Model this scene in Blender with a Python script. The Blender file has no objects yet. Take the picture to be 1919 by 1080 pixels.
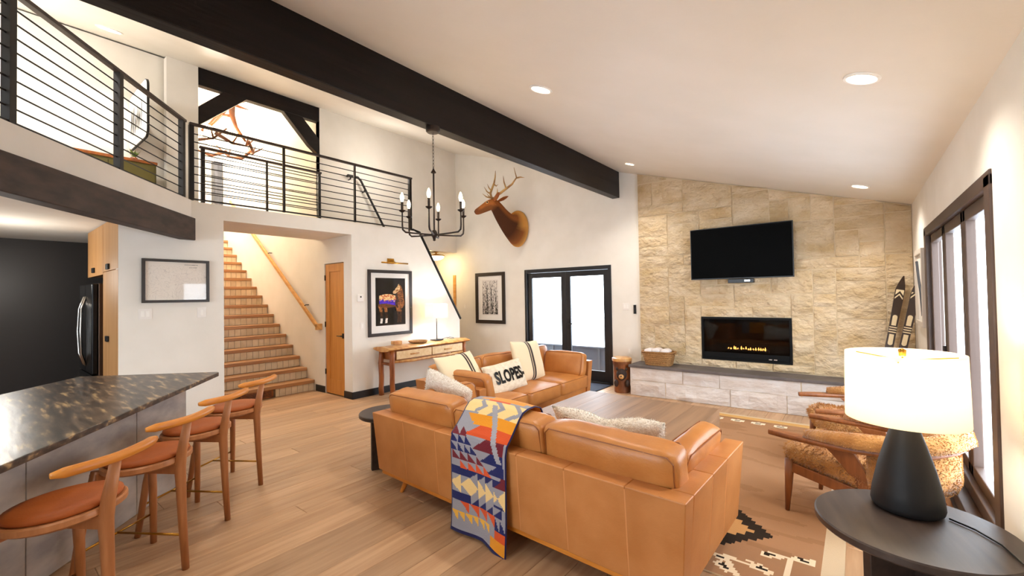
import bpy, bmesh, math, random
from mathutils import Vector, Matrix, noise
random.seed(7)
C = bpy.context.scene.collection
PI = math.pi
R = math.radians
SC = bpy.context.scene
# ---------------------------------------------------------------- camera, world, exposure
cam_d = bpy.data.cameras.new('camera'); cam = bpy.data.objects.new('camera', cam_d); C.objects.link(cam)
cam_d.sensor_width = 36.0; cam_d.lens = 811.2 / 1919 * 36.0; cam_d.clip_start = 0.05; cam_d.clip_end = 300
yaw, pit, rol = R(38.57), R(1.022), R(-0.933)
fw = Vector((-math.sin(yaw)*math.cos(pit), math.cos(yaw)*math.cos(pit), math.sin(pit)))
r0 = Vector((math.cos(yaw), math.sin(yaw), 0)); u0 = r0.cross(fw)
rt = r0*math.cos(rol) + u0*math.sin(rol); up = u0*math.cos(rol) - r0*math.sin(rol)
cam.matrix_world = Matrix(((rt.x, up.x, -fw.x, 0), (rt.y, up.y, -fw.y, 0), (rt.z, up.z, -fw.z, 1.587), (0, 0, 0, 1)))
SC.camera = cam
w = bpy.data.worlds.new('daylight'); SC.world = w; w.use_nodes = True
w.node_tree.nodes['Background'].inputs[0].default_value = (0.78, 0.89, 1.0, 1)
w.node_tree.nodes['Background'].inputs[1].default_value = 8.8
vs = SC.view_settings; vs.view_transform = 'Standard'; vs.look = 'None'; vs.gamma = 1.0; vs.use_curve_mapping = False
vs.exposure = 0.84
SC.cycles.max_bounces = 8; SC.cycles.diffuse_bounces = 5; SC.cycles.transparent_max_bounces = 12
SC.cycles.sample_clamp_indirect = 8.0

def area(name, loc, size, direction, energy=0, col=(1, 1, 1), portal=False, spread=180):
    d = bpy.data.lights.new(name, 'AREA'); d.shape = 'RECTANGLE'; d.size, d.size_y = size
    d.energy = energy; d.color = col; d.cycles.is_portal = portal; d.spread = R(spread)
    o = bpy.data.objects.new(name, d); C.objects.link(o); o.location = loc
    o.rotation_euler = Vector(direction).to_track_quat('-Z', 'Y').to_euler()
    return o
def point(name, loc, energy, col=(1, .78, .5), size=.03):
    d = bpy.data.lights.new(name, 'POINT'); d.energy = energy; d.color = col; d.shadow_soft_size = size
    o = bpy.data.objects.new(name, d); C.objects.link(o); o.location = loc
    return o
WARM = (1, .95, .87)
CAN_E = 55.0            # each recessed ceiling lamp
# daylight portals in the window openings
area('portal_window_right', (.66, 4.43, 1.25), (2.5, 1.8), (-1, 0, 0), portal=True)
area('portal_added_window', (-3.2, -3.95, 1.5), (3.8, 1.8), (0, 1, 0), portal=True)  # opening added behind the camera to let in light from the front
area('portal_door', (-4.3, 7.12, 1.05), (1.9, 2.1), (0, -1, 0), portal=True)
area('portal_window_loft', (-5.0, -3.95, 3.375), (2.6, .75), (0, 1, 0), portal=True)

# ---------------------------------------------------------------- helpers
def lin(c):
    return tuple((x/255/12.92 if x/255 <= .04045 else ((x/255+.055)/1.055)**2.4) for x in c[:3])
_n = [0]
def M(name, col, col2=None, rough=.5, metal=0.0, scale=(6, 6, 6), detail=4, lo=.35, hi=.65, bump=0.0, bscale=None, rnd=0.0,
      emit=None, estr=0.0, attr=None, spec=.5, sheen=0.0, coat=0.0, bdetail=5, col3=None, bdist=.02):
    m = bpy.data.materials.new(name); m.use_nodes = True
    nt = m.node_tree; N = nt.nodes; L = nt.links; b = N['Principled BSDF']
    b.inputs['Roughness'].default_value = rough; b.inputs['Metallic'].default_value = metal
    b.inputs['Specular IOR Level'].default_value = spec
    if sheen: b.inputs['Sheen Weight'].default_value = sheen
    if coat: b.inputs['Coat Weight'].default_value = coat; b.inputs['Coat Roughness'].default_value = .25
    tc = N.new('ShaderNodeTexCoord')
    def noi(sc, det):
        mp = N.new('ShaderNodeMapping'); mp.inputs['Scale'].default_value = sc
        L.new(tc.outputs['Object'], mp.inputs['Vector'])
        if rnd:
            oi = N.new('ShaderNodeObjectInfo'); mu = N.new('ShaderNodeMath'); mu.operation = 'MULTIPLY'; mu.inputs[1].default_value = 37
            L.new(oi.outputs['Random'], mu.inputs[0]); L.new(mu.outputs[0], mp.inputs['Location'])
        n = N.new('ShaderNodeTexNoise'); n.inputs['Scale'].default_value = 1; n.inputs['Detail'].default_value = det
        L.new(mp.outputs[0], n.inputs['Vector']); return n
    src = None
    if attr:
        a = N.new('ShaderNodeAttribute'); a.attribute_name = attr; src = a.outputs['Color']
    elif col2:
        n = noi(scale, detail); rp = N.new('ShaderNodeValToRGB')
        rp.color_ramp.elements[0].position = lo; rp.color_ramp.elements[1].position = hi
        rp.color_ramp.elements[0].color = (*lin(col), 1); rp.color_ramp.elements[1].color = (*lin(col2), 1)
        if col3:
            e = rp.color_ramp.elements.new((lo+hi)/2); e.color = (*lin(col3), 1)
        L.new(n.outputs['Fac'], rp.inputs['Fac']); src = rp.outputs['Color']
    if rnd and src is None:
        rg = N.new('ShaderNodeRGB'); rg.outputs[0].default_value = (*lin(col), 1); src = rg.outputs[0]
    if rnd:
        oi = N.new('ShaderNodeObjectInfo'); mr = N.new('ShaderNodeMapRange')
        mr.inputs['To Min'].default_value = 1-rnd; mr.inputs['To Max'].default_value = 1+rnd
        L.new(oi.outputs['Random'], mr.inputs['Value'])
        hs = N.new('ShaderNodeHueSaturation'); L.new(mr.outputs[0], hs.inputs['Value']); L.new(src, hs.inputs['Color']); src = hs.outputs['Color']
    if src is not None: L.new(src, b.inputs['Base Color'])
    else: b.inputs['Base Color'].default_value = (*lin(col), 1)
    if bump:
        n = noi(bscale or scale, bdetail); bp = N.new('ShaderNodeBump'); bp.inputs['Strength'].default_value = bump; bp.inputs['Distance'].default_value = bdist
        L.new(n.outputs['Fac'], bp.inputs['Height']); L.new(bp.outputs[0], b.inputs['Normal'])
    if emit:
        b.inputs['Emission Color'].default_value = (*lin(emit), 1); b.inputs['Emission Strength'].default_value = estr
    return m
def glass_mat(name, tint=(255, 255, 255), refl=.07):
    m = bpy.data.materials.new(name); m.use_nodes = True; nt = m.node_tree; N = nt.nodes; L = nt.links
    N.remove(N['Principled BSDF']); t = N.new('ShaderNodeBsdfTransparent'); g = N.new('ShaderNodeBsdfGlossy'); mx = N.new('ShaderNodeMixShader')
    t.inputs[0].default_value = (*lin(tint), 1); g.inputs['Roughness'].default_value = .03; mx.inputs[0].default_value = refl
    L.new(t.outputs[0], mx.inputs[1]); L.new(g.outputs[0], mx.inputs[2]); L.new(mx.outputs[0], N['Material Output'].inputs[0])
    return m
def shade_mat(name, col, trans, emit, estr):
    m = bpy.data.materials.new(name); m.use_nodes = True; nt = m.node_tree; N = nt.nodes; L = nt.links
    N.remove(N['Principled BSDF']); d = N.new('ShaderNodeBsdfDiffuse'); t = N.new('ShaderNodeBsdfTranslucent'); mx = N.new('ShaderNodeMixShader')
    d.inputs[0].default_value = (*lin(col), 1); t.inputs[0].default_value = (*lin(col), 1); mx.inputs[0].default_value = trans
    e = N.new('ShaderNodeEmission'); e.inputs[0].default_value = (*lin(emit), 1); e.inputs[1].default_value = estr
    ad = N.new('ShaderNodeAddShader')
    L.new(d.outputs[0], mx.inputs[1]); L.new(t.outputs[0], mx.inputs[2]); L.new(mx.outputs[0], ad.inputs[0]); L.new(e.outputs[0], ad.inputs[1])
    L.new(ad.outputs[0], N['Material Output'].inputs[0]); return m

class G:
    def __init__(s): s.v = []; s.f = []; s.m = []; s.col = None
    def add(s, vs, fs, m=0):
        o = len(s.v); s.v += [Vector(v) for v in vs]
        for f in fs: s.f.append([i+o for i in f]); s.m.append(m)
        return s
    def bx(s, x0, y0, z0, x1, y1, z1, m=0):
        v = [(x0,y0,z0),(x1,y0,z0),(x1,y1,z0),(x0,y1,z0),(x0,y0,z1),(x1,y0,z1),(x1,y1,z1),(x0,y1,z1)]
        return s.add(v, [(3,2,1,0),(4,5,6,7),(0,1,5,4),(1,2,6,5),(2,3,7,6),(3,0,4,7)], m)
    def hexa(s, v, m=0):
        return s.add(v, [(3,2,1,0),(4,5,6,7),(0,1,5,4),(1,2,6,5),(2,3,7,6),(3,0,4,7)], m)
    def prism(s, poly, axis, a, b, m=0):
        n = len(poly)
        ar = sum(poly[i][0]*poly[(i+1)%n][1]-poly[(i+1)%n][0]*poly[i][1] for i in range(n))
        if ar < 0: poly = poly[::-1]
        def p(q, t): return {'x': (t, q[0], q[1]), 'y': (q[0], t, q[1]), 'z': (q[0], q[1], t)}[axis]
        vs = [p(q, a) for q in poly] + [p(q, b) for q in poly]
        fs = [tuple(range(n))[::-1], tuple(range(n, 2*n))] + [(i, (i+1) % n, n+(i+1) % n, n+i) for i in range(n)]
        if (axis == 'y') != (b < a): fs = [f[::-1] for f in fs]
        return s.add(vs, fs, m)
    def loft(s, rings, cap=True, close=True, m=0):
        n = len(rings[0]); vs = [p for r in rings for p in r]; fs = []
        for k in range(len(rings)-1):
            for i in range(n if close else n-1):
                j = (i+1) % n; fs.append((k*n+i, k*n+j, (k+1)*n+j, (k+1)*n+i))
        if cap: fs += [tuple(range(n))[::-1], tuple(range((len(rings)-1)*n, len(rings)*n))]
        return s.add(vs, fs, m)
    def tube(s, pts, r, seg=8, flat=1.0, m=0, upv=None, cap=True):
        pts = [Vector(p) for p in pts]; n = len(pts); rs = r if isinstance(r, (list, tuple)) else [r]*n
        rings = []; nv = None
        for i in range(n):
            t = (pts[min(i+1, n-1)] - pts[max(i-1, 0)]).normalized()
            if upv is not None: ref = Vector(upv)
            elif nv is not None: ref = nv
            else: ref = Vector((0, 0, 1)) if abs(t.z) < .9 else Vector((1, 0, 0))
            a = (ref - t*ref.dot(t)).normalized(); bb = t.cross(a); nv = a
            rings.append([pts[i] + a*(math.cos(q)*rs[i]*flat) + bb*(math.sin(q)*rs[i]) for q in [2*PI*k/seg for k in range(seg)]])
        return s.loft(rings, cap=cap, m=m)
    def lathe(s, prof, c=(0, 0, 0), seg=24, cap=True, m=0):
        return s.loft([[Vector((c[0]+r*math.cos(2*PI*k/seg), c[1]+r*math.sin(2*PI*k/seg), c[2]+z)) for k in range(seg)] for r, z in prof], cap=cap, m=m)
    def ball(s, c, r, seg=10, rings=7, m=0):
        r = r if isinstance(r, (tuple, list)) else (r, r, r)
        rg = []
        for k in range(rings+1):
            a = -PI/2+PI*k/rings; q = max(math.cos(a), .02)
            rg.append([Vector((c[0]+r[0]*q*math.cos(2*PI*j/seg), c[1]+r[1]*q*math.sin(2*PI*j/seg), c[2]+r[2]*math.sin(a))) for j in range(seg)])
        return s.loft(rg, m=m)
    def puff(s, w, d, h, rad=.05, puff=.03, n=9, wob=0.0, sag=0.0, m=0):
        """rounded, slightly stuffed box centred on the origin"""
        vid = {}; vs = []; fs = []
        H = Vector((w/2, d/2, h/2)); rad = min(rad, *[x*.98 for x in H]); se = random.uniform(0, 50)
        def vert(p):
            k = tuple(round(x, 4) for x in p)
            if k in vid: return vid[k]
            q = Vector((p[0]*H.x, p[1]*H.y, p[2]*H.z)); cl = Vector([max(-(H[i]-rad), min(H[i]-rad, q[i])) for i in range(3)])
            dd = q-cl
            if dd.length > 1e-9: q = cl + dd.normalized()*rad
            a, b2, c2 = 1-p[0]**2, 1-p[1]**2, 1-p[2]**2
            q.z += p[2]*puff*a*b2 - sag*a*b2*(p[2] > 0); q.x += p[0]*puff*.5*b2*c2; q.y += p[1]*puff*.5*a*c2
            if wob: q += noise.noise_vector(q*6+Vector((se, 0, 0)))*wob
            vid[k] = len(vs); vs.append(q); return vid[k]
        for ax in range(3):
            for sg in (-1, 1):
                for i in range(n):
                    for j in range(n):
                        c = []
                        for a, b2 in ((i, j), (i+1, j), (i+1, j+1), (i, j+1)):
                            p = [0, 0, 0]; p[ax] = sg; p[(ax+1) % 3] = -1+2*a/n; p[(ax+2) % 3] = -1+2*b2/n; c.append(vert(p))
                        fs.append(c if sg > 0 else c[::-1])
        return s.add(vs, fs, m)
    def pillow(s, w, h, t, n=16, pinch=.06, wob=.004, colf=None, fold=0.0):
        """throw pillow in the XZ plane, thickness along Y"""
        vs = []; fs = []; cols = []
        se = random.uniform(0, 50)
        for sd in (-1, 1):
            o = len(vs)
            for j in range(n+1):
                for i in range(n+1):
                    u = -1+2*i/n; v = -1+2*j/n
                    th = t/2*((1-u**4)*(1-v**4))**.55
                    p = Vector((w/2*u*(1-pinch*(1-v*v)), sd*th, h/2*v*(1-pinch*(1-u*u)) - fold*math.exp(-(u*3)**2)*(v+1)/2))
                    p += noise.noise_vector(p*7+Vector((se, 0, 0)))*wob
                    vs.append(p)
            for j in range(n):
                for i in range(n):
                    a = o+j*(n+1)+i; q = (a, a+1, a+n+2, a+n+1); fs.append(q if sd < 0 else q[::-1])
                    if colf: cols.append(colf((i+.5)/n, (j+.5)/n))
        s.add(vs, fs)
        if colf: s.col = cols
        return s
    def xf(s, mt, start=0):
        for i in range(start, len(s.v)): s.v[i] = mt @ s.v[i]
        return s
    def move(s, x, y, z, start=0): return s.xf(Matrix.Translation((x, y, z)), start)
    def build(s, name, mat=None, parent=None, smooth=False, bevel=0.0, loc=None, seg=2, sub=0, weld=False, angle=None):
        me = bpy.data.meshes.new(name); me.from_pydata(s.v, [], s.f)
        mats = mat if isinstance(mat, (list, tuple)) else [mat]
        for m in mats: me.materials.append(m)
        if len(mats) > 1: me.polygons.foreach_set('material_index', s.m)
        if s.col:
            ca = me.color_attributes.new('Col', 'FLOAT_COLOR', 'CORNER'); k = 0
            buf = []
            for p, c in zip(me.polygons, s.col): buf += [*c, 1.0]*len(p.vertices)
            ca.data.foreach_set('color', buf)
        if weld:
            bm = bmesh.new(); bm.from_mesh(me); bmesh.ops.remove_doubles(bm, verts=bm.verts, dist=1e-4); bm.to_mesh(me); bm.free()
        if smooth: me.polygons.foreach_set('use_smooth', [True]*len(me.polygons))
        me.update()
        if angle: me.set_sharp_from_angle(angle=R(angle))
        o = bpy.data.objects.new(name, me); C.objects.link(o)
        if loc is not None:
            me.transform(Matrix.Translation(-Vector(loc))); o.location = loc
        if parent is not None: o.parent = parent
        if bevel:
            b = o.modifiers.new('edge', 'BEVEL'); b.width = bevel; b.segments = seg; b.limit_method = 'ANGLE'; b.angle_limit = R(40)
        if sub:
            b = o.modifiers.new('sub', 'SUBSURF'); b.levels = sub; b.render_levels = sub
        return o
def tag(o, label, cat, group=None, kind=None):
    o['label'] = label; o['category'] = cat
    if group: o['group'] = group
    if kind: o['kind'] = kind
    return o
def thing(name, label, cat, loc=(0, 0, 0), rz=0.0, group=None):
    o = bpy.data.objects.new(name, None); C.objects.link(o); o.empty_display_size = .1
    o.location = loc; o.rotation_euler = (0, 0, rz); return tag(o, label, cat, group)
def struct(o): o['kind'] = 'structure'; return o
def copy_tree(o, parent=None):
    c = o.copy(); C.objects.link(c); c.parent = parent
    for ch in o.children: copy_tree(ch, c)
    return c
def basis(loc, xd, zd):
    """matrix whose local X runs along xd and local Z roughly along zd"""
    x = Vector(xd).normalized(); z = Vector(zd); y = z.cross(x).normalized(); z = x.cross(y)
    return Matrix(((x.x, y.x, z.x, loc[0]), (x.y, y.y, z.y, loc[1]), (x.z, y.z, z.z, loc[2]), (0, 0, 0, 1)))
def fur(base, count, ln, name, mat, parent, width=.004, droop=.5, rng=None):
    """loose strands of fleece over the faces of builder `base`"""
    rg = rng or random.Random(3); tri = []; ar = []
    for f in base.f:
        for k in range(1, len(f)-1):
            a, b, c = base.v[f[0]], base.v[f[k]], base.v[f[k+1]]; n = (b-a).cross(c-a); tri.append((a, b, c, n)); ar.append(n.length)
    g = G(); vs = []; fs = []
    for a, b, c, n in rg.choices(tri, ar, k=count):
        u, v = rg.random(), rg.random()
        if u+v > 1: u, v = 1-u, 1-v
        p = a+(b-a)*u+(c-a)*v; n = n.normalized()
        cl = noise.noise_vector(p*14)*1.1
        d = (n*1.0+cl+Vector((rg.uniform(-.5, .5), rg.uniform(-.5, .5), rg.uniform(-.5, .5)-droop))).normalized()
        if d.dot(n) < .15: d = (d+n*.6).normalized()
        s_ = d.orthogonal().normalized()*width*rg.uniform(.6, 1.3); l = ln*rg.uniform(.5, 1.2)
        k = len(vs); vs += [p-s_-n*.004, p+s_-n*.004, p+d*l]; fs.append((k, k+1, k+2))
    g.add(vs, fs); o = g.build(name, mat, parent); o['kind'] = 'stuff'; return o
def sheet(name, w, h, nx, ny, cf, mat, parent=None):
    """flat print: a grid in XZ facing -Y whose faces carry their own printed colour"""
    g = G(); vs = [(-w/2+w*i/nx, 0, -h/2+h*j/ny) for j in range(ny+1) for i in range(nx+1)]
    fs = []; cols = []
    for j in range(ny):
        for i in range(nx):
            a = j*(nx+1)+i; fs.append((a, a+1, a+nx+2, a+nx+1)); cols.append(lin(cf((i+.5)/nx, (j+.5)/ny)))
    g.add(vs, fs); g.col = cols; return g.build(name, mat, parent)
zc = lambda x: 2.746-.298*x          # the sloping ceiling

# ---------------------------------------------------------------- materials
m_wall = M('plaster_white', (236, 230, 220), (231, 225, 214), rough=.85, scale=(3, 3, 3), bump=.04, bscale=(60, 60, 60), spec=.2)
m_ceil = M('ceiling_white', (236, 230, 220), (232, 226, 215), rough=.55, scale=(2, 2, 2), bump=.03, bscale=(50, 50, 50), spec=.35)
m_plank = M('oak_plank', (196, 160, 124), (168, 130, 96), rough=.42, scale=(26, 1.6, 26), detail=6, lo=.3, hi=.75, bump=.05, bscale=(60, 3, 60), rnd=.14, spec=.4)
m_beam = M('black_stained_beam', (20, 15, 14), (29, 22, 20), rough=.42, scale=(20, 1, 20), bump=.12, bscale=(40, 2, 40), spec=.25)
m_beam2 = M('dark_stained_beam', (50, 39, 33), (74, 58, 49), rough=.65, scale=(5, 5, 14), detail=8, bump=.15, bscale=(6, 6, 30))
m_blackmetal = M('black_metal', (26, 21, 20), rough=.45, metal=.3)
m_bronze = M('dark_bronze', (48, 38, 34), rough=.4, metal=.6)
m_railwood = M('rail_brown', (46, 30, 24), rough=.45)
m_leather = M('cognac_leather', (194, 128, 66), (178, 112, 52), rough=.38, scale=(5, 5, 5), detail=6, bump=.1, bscale=(90, 90, 90), spec=.45)
m_leather2 = M('cognac_leather_panel', (194, 130, 74), (178, 114, 58), rough=.42, scale=(4, 4, 4), detail=7, bump=.08, bscale=(110, 110, 110), rnd=.03, spec=.4)
m_piping = M('leather_piping', (138, 78, 32), rough=.5)
m_seam = M('pale_stitch', (205, 140, 85), rough=.6)
m_wood = M('honey_wood', (142, 84, 42), (118, 66, 30), rough=.42, scale=(30, 30, 3), detail=5, bump=.04)
m_stoolwood = M('oiled_oak', (190, 128, 80), (166, 106, 62), rough=.42, scale=(28, 28, 3), detail=5, bump=.04)
m_railoak = M('rail_orange_oak', (218, 140, 50), (196, 118, 38), rough=.38, scale=(3, 26, 26), detail=5)
m_seat = M('cognac_seat_leather', (176, 92, 36), (160, 80, 30), spec=.3, rough=.55, scale=(6, 6, 6), bump=.08, bscale=(120, 120, 120))
m_brass = M('brass', (188, 138, 56), rough=.28, metal=1.0)
m_door = M('alder_door', (204, 140, 68), (186, 120, 52), rough=.4, scale=(22, 22, 1.5), detail=6, lo=.3, hi=.7)
m_cab = M('cabinet_oak', (196, 148, 96), (182, 132, 80), rough=.5, scale=(24, 24, 1.2), detail=5)
m_granite = M('leathered_granite', (40, 34, 31), (188, 158, 112), rough=.3, scale=(4, 26, 26), detail=8, lo=.42, hi=.72, col3=(88, 72, 58), bump=.06)
m_graystone = M('gray_slab_stone', (150, 142, 138), (196, 186, 176), rough=.7, scale=(3, 3, 6), detail=8, bump=.2, bscale=(9, 9, 9))
m_stone = M('tan_limestone', (196, 168, 126), (220, 200, 170), rough=.9, scale=(3, 3, 5), detail=9, lo=.3, hi=.7, bump=1.0, bscale=(11, 11, 15), rnd=.09, spec=.1, bdetail=12, bdist=.06)
m_hstone = M('pale_limestone', (226, 220, 216), (208, 194, 182), rough=.9, scale=(4, 4, 5), detail=9, lo=.35, hi=.8, bump=1.0, bscale=(6, 6, 9), rnd=.04, spec=.15, bdetail=9, bdist=.035)
m_mortar = M('pale_mortar', (216, 196, 162), rough=.95, bump=.2, bscale=(50, 50, 50), spec=.1)
m_slate = M('hearth_slate', (86, 78, 76), (104, 95, 92), rough=.55, scale=(5, 5, 5), detail=7, bump=.06)
m_black = M('satin_black', (10, 10, 11), rough=.35)
m_screen = M('tv_screen', (2, 2, 2), rough=.5, spec=.05)
m_firebox = M('firebox_black', (8, 8, 8), rough=.6, spec=.2)
m_baseb = M('black_baseboard', (24, 23, 25), rough=.45)
m_darkframe = M('dark_frame_wood', (44, 33, 26), rough=.4)
m_blackdoor = M('black_door_paint', (26, 25, 28), rough=.35)
m_windowwood = M('window_brown', (70, 50, 38), rough=.5)
m_white = M('white_plastic', (236, 230, 222), rough=.4)
m_print = M('printed_paper', (255, 255, 255), rough=.6, attr='Col', spec=.1)
m_mat = M('white_matboard', (238, 234, 228), rough=.7)
m_cloth = M('woven_cloth', (255, 255, 255), rough=.9, attr='Col', bump=.25, bscale=(160, 160, 160), spec=.15, sheen=.2)
m_rug = M('rug_weave', (255, 255, 255), rough=.95, attr='Col', bump=.3, bscale=(140, 220, 40), spec=.1)
m_cream = M('cream_wool', (236, 224, 202), (222, 206, 180), rough=.9, scale=(25, 25, 25), bump=.4, bscale=(80, 80, 80), spec=.1)
m_boucle = M('ivory_boucle', (244, 237, 226), (226, 213, 196), rough=.95, scale=(60, 60, 60), bump=.7, bscale=(90, 90, 90), spec=.1)
m_fleece = M('tan_sheepskin', (190, 138, 80), (158, 104, 52), rough=.95, scale=(9, 9, 9), bump=.5, bscale=(70, 70, 70), spec=.1, sheen=.3)
m_table = M('brown_oak_table', (146, 110, 80), (124, 92, 66), rough=.5, scale=(20, 1.2, 20), detail=6, bump=.03)
m_ebony = M('ebonised_oak', (46, 36, 33), (64, 52, 46), rough=.42, scale=(20, 2, 20), detail=6, bump=.04)
m_lampblack = M('matte_black_ceramic', (22, 21, 22), rough=.55, spec=.35)
m_log = M('peeled_log', (218, 170, 104), (186, 118, 54), rough=.4, scale=(12, 12, 5), detail=7, bump=.12, coat=.3)
m_logdark = M('peeled_log_dark', (168, 96, 38), (120, 62, 24), rough=.4, scale=(14, 14, 3), detail=7, bump=.12, coat=.3)
m_drawer = M('pale_pine', (234, 206, 158), (222, 188, 136), rough=.45, scale=(3, 20, 20), detail=5)
m_wicker = M('wicker', (176, 130, 78), (140, 98, 52), rough=.7, scale=(60, 60, 60), bump=.5, bscale=(40, 40, 120))
m_towel = M('white_towel', (236, 226, 222), rough=.95, bump=.3, bscale=(70, 70, 70))
m_elk = M('elk_hide', (172, 96, 34), (120, 60, 22), rough=.85, scale=(4, 4, 5), detail=5, lo=.3, hi=.7, bump=.3, bscale=(60, 60, 60))
m_elkdark = M('elk_neck_mane', (92, 48, 22), rough=.9, bump=.4, bscale=(60, 60, 60))
m_antler = M('antler_bone', (126, 82, 42), (200, 158, 92), rough=.5, scale=(5, 5, 5), bump=.1)
m_antler2 = M('amber_antler', (112, 60, 22), (74, 38, 14), rough=.5, scale=(6, 6, 6))
m_stump = M('carved_stump', (150, 88, 42), (96, 52, 24), rough=.6, scale=(10, 10, 4), detail=6, bump=.3, bscale=(20, 20, 4))
m_ski = M('ski_wood', (62, 42, 28), (48, 31, 20), rough=.4, scale=(20, 20, 2))
m_tread = M('stair_tread', (186, 138, 92), (162, 116, 74), rough=.45, scale=(20, 1.5, 20), detail=6)
m_tile = M('riser_tile', (228, 212, 184), (216, 198, 166), rough=.6, scale=(8, 8, 8), bump=.06, rnd=.06)
m_grout = M('riser_grout', (108, 86, 62), rough=.9)
m_oakrail = M('handrail_oak', (214, 160, 92), (198, 140, 70), rough=.4, scale=(2, 20, 20))
m_graywood = M('weathered_gray', (74, 76, 82), (54, 56, 62), rough=.7, scale=(20, 20, 1.5), detail=6)
m_olive = M('olive_paint', (92, 82, 34), rough=.6)
m_fridge = M('black_stainless', (24, 23, 24), rough=.25, metal=.6)
m_steel = M('brushed_steel', (200, 196, 190), rough=.25, metal=1.0)
m_darktile = M('dark_backsplash', (50, 46, 44), rough=.4)
m_glass = glass_mat('clear_glass')
m_picglass = glass_mat('picture_glass', refl=.02)
m_bulb = M('lamp_glow', (255, 236, 200), rough=.5, emit=(255, 220, 160), estr=14)
m_can = M('downlight_glow', (255, 246, 230), rough=.5, emit=(255, 236, 205), estr=6)
m_flame = M('gas_flame', (255, 200, 120), rough=.5, emit=(255, 170, 80), estr=6)
m_shade = shade_mat('linen_shade', (250, 240, 222), .55, (255, 238, 214), .0)
m_trim = M('white_trim_ring', (244, 240, 232), rough=.5)
m_concrete = M('patio_concrete', (190, 190, 192), rough=.9)
m_snow = M('outdoor_ground', (205, 208, 214), rough=.95)
m_grayclad = M('gray_cladding', (50, 54, 64), rough=.7)
# ================================================================ THE SHELL
XA, YB, XR, XW = -6.223, 6.99, .525, -7.19
ZL = 2.80                                            # loft floor
fl = struct(G().bx(-13, -4.1, -.14, .66, 7.12, -.014).build('floor', M('subfloor', (120, 88, 60), rough=.8)))
rg = random.Random(11)
def plank(y0, y1, x0, x1):
    g = G(); a, b, t = (x1-x0)/2-.0009, (y1-y0)/2-.0009, .0035
    v = [(-a, -b, -.014), (a, -b, -.014), (a, b, -.014), (-a, b, -.014), (-a, -b, -.0025), (a, -b, -.0025), (a, b, -.0025), (-a, b, -.0025),
         (-a+t, -b+t, 0), (a-t, -b+t, 0), (a-t, b-t, 0), (-a+t, b-t, 0)]
    g.add(v, [(0, 1, 5, 4), (1, 2, 6, 5), (2, 3, 7, 6), (3, 0, 4, 7), (4, 5, 9, 8), (5, 6, 10, 9), (6, 7, 11, 10), (7, 4, 8, 11), (8, 9, 10, 11)])
    o = g.build('floor_plank', m_plank, fl); o.location = ((x0+x1)/2, (y0+y1)/2, 0)
PW, PL = .19, 1.83
xx = -7.60
while xx < XR:
    y = -.55 - rg.random()*PL; ymax = YB if xx > XA-.2 else 3.76
    if xx < XA-.2: y = 1.2 - rg.random()*.9
    while y < ymax:
        y1 = min(y+PL, ymax)
        if y1-y > .05 and y1 > -.55: plank(y, y1, xx, min(xx+PW, XR))
        y = y1 if y1 < ymax else 99
    xx += PW

# ceiling: one slope rising to the left
g = G().prism([(-13, zc(-13)), (.66, zc(.66)), (.66, zc(.66)+.12), (-13, zc(-13)+.12)], 'y', -4.1, 7.12)
struct(g.build('ceiling', m_ceil))
# wall with the stair opening and the sloping end
g = G().prism([(1.0, 0), (1.995, 0), (1.995, 2.594), (3.757, 2.594), (3.757, 0), (6.11, 0), (6.11, 1.135), (5.107, 2.742), (5.0, 2.785), (1.0, 2.785)], 'x', XA, XA-.12)
struct(g.build('wall_left', m_wall, angle=30))
# stair side wall with the notch of the closet door
g = G().prism([(XA-.121, 0), (-6.455, 0), (-6.455, 2.178), (-7.058, 2.178), (-7.058, 0), (-12.6, 0), (-12.6, zc(-12.6)), (XW-.001, zc(XW)), (XW-.001, 2.594), (XA-.121, 2.594)], 'y', 3.757, 3.87)
struct(g.build('wall_stair_right', m_wall))
g = G().prism([(XW-.125, 0), (-12.6, 0), (-12.6, zc(-12.6)), (XW-.125, zc(XW))], 'y', 1.88, 1.995)
struct(g.build('wall_stair_left', m_wall))
struct(G().bx(-12.7, 1.88, 0, -12.6, 3.87, 6.6).build('wall_stair_end', m_wall))
# upper wall behind the bridge, open over the stairs
g = G()
g.bx(XW-.12, 1.64, ZL, XW, 2.0, zc(XW)-.0)
g.bx(XW-.30, -4.0, ZL, XW-.16, 1.66, zc(XW-.1))
g.bx(XW-.12, 3.757, 2.594, XW, YB, zc(XW))
g.bx(XW-.12, 3.87, 0, XW, 5.15, 2.594)
struct(g.build('wall_loft', m_wall))
# loft slab and its curved edge over the kitchen
D = Vector((-.775, .632, 0)); E0 = Vector((-6.223, 1.655, 0))
k = (E0 - D*5.2)
g = G().prism([(XW-.3, 1.0), (XA-.121, 1.0), (XA-.121, 5.1), (XW, 5.1), (XW, 2.0), (XW-.3, 2.0)], 'z', 2.594, ZL)
struct(g.build('floor_bridge', m_wall))
g = G().prism([(XA+.001, 1.0), (E0.x+.001, E0.y), (k.x, k.y), (k.x, -4.0), (-9.6, -4.0), (-9.6, 1.0)], 'z', 2.585, ZL)
struct(g.build('floor_loft', m_wall))
struct(G().prism([(XA-.13, 1.0), (XA-.0, .99), (k.x-.4, k.y-.3), (k.x-.4, -4.0), (-9.6, -4.0), (-9.6, 1.7), (-8.2, 1.7), (XA-.13, 1.7)], 'z', 2.54, 2.584).build('ceiling_kitchen', m_wall))
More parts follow.
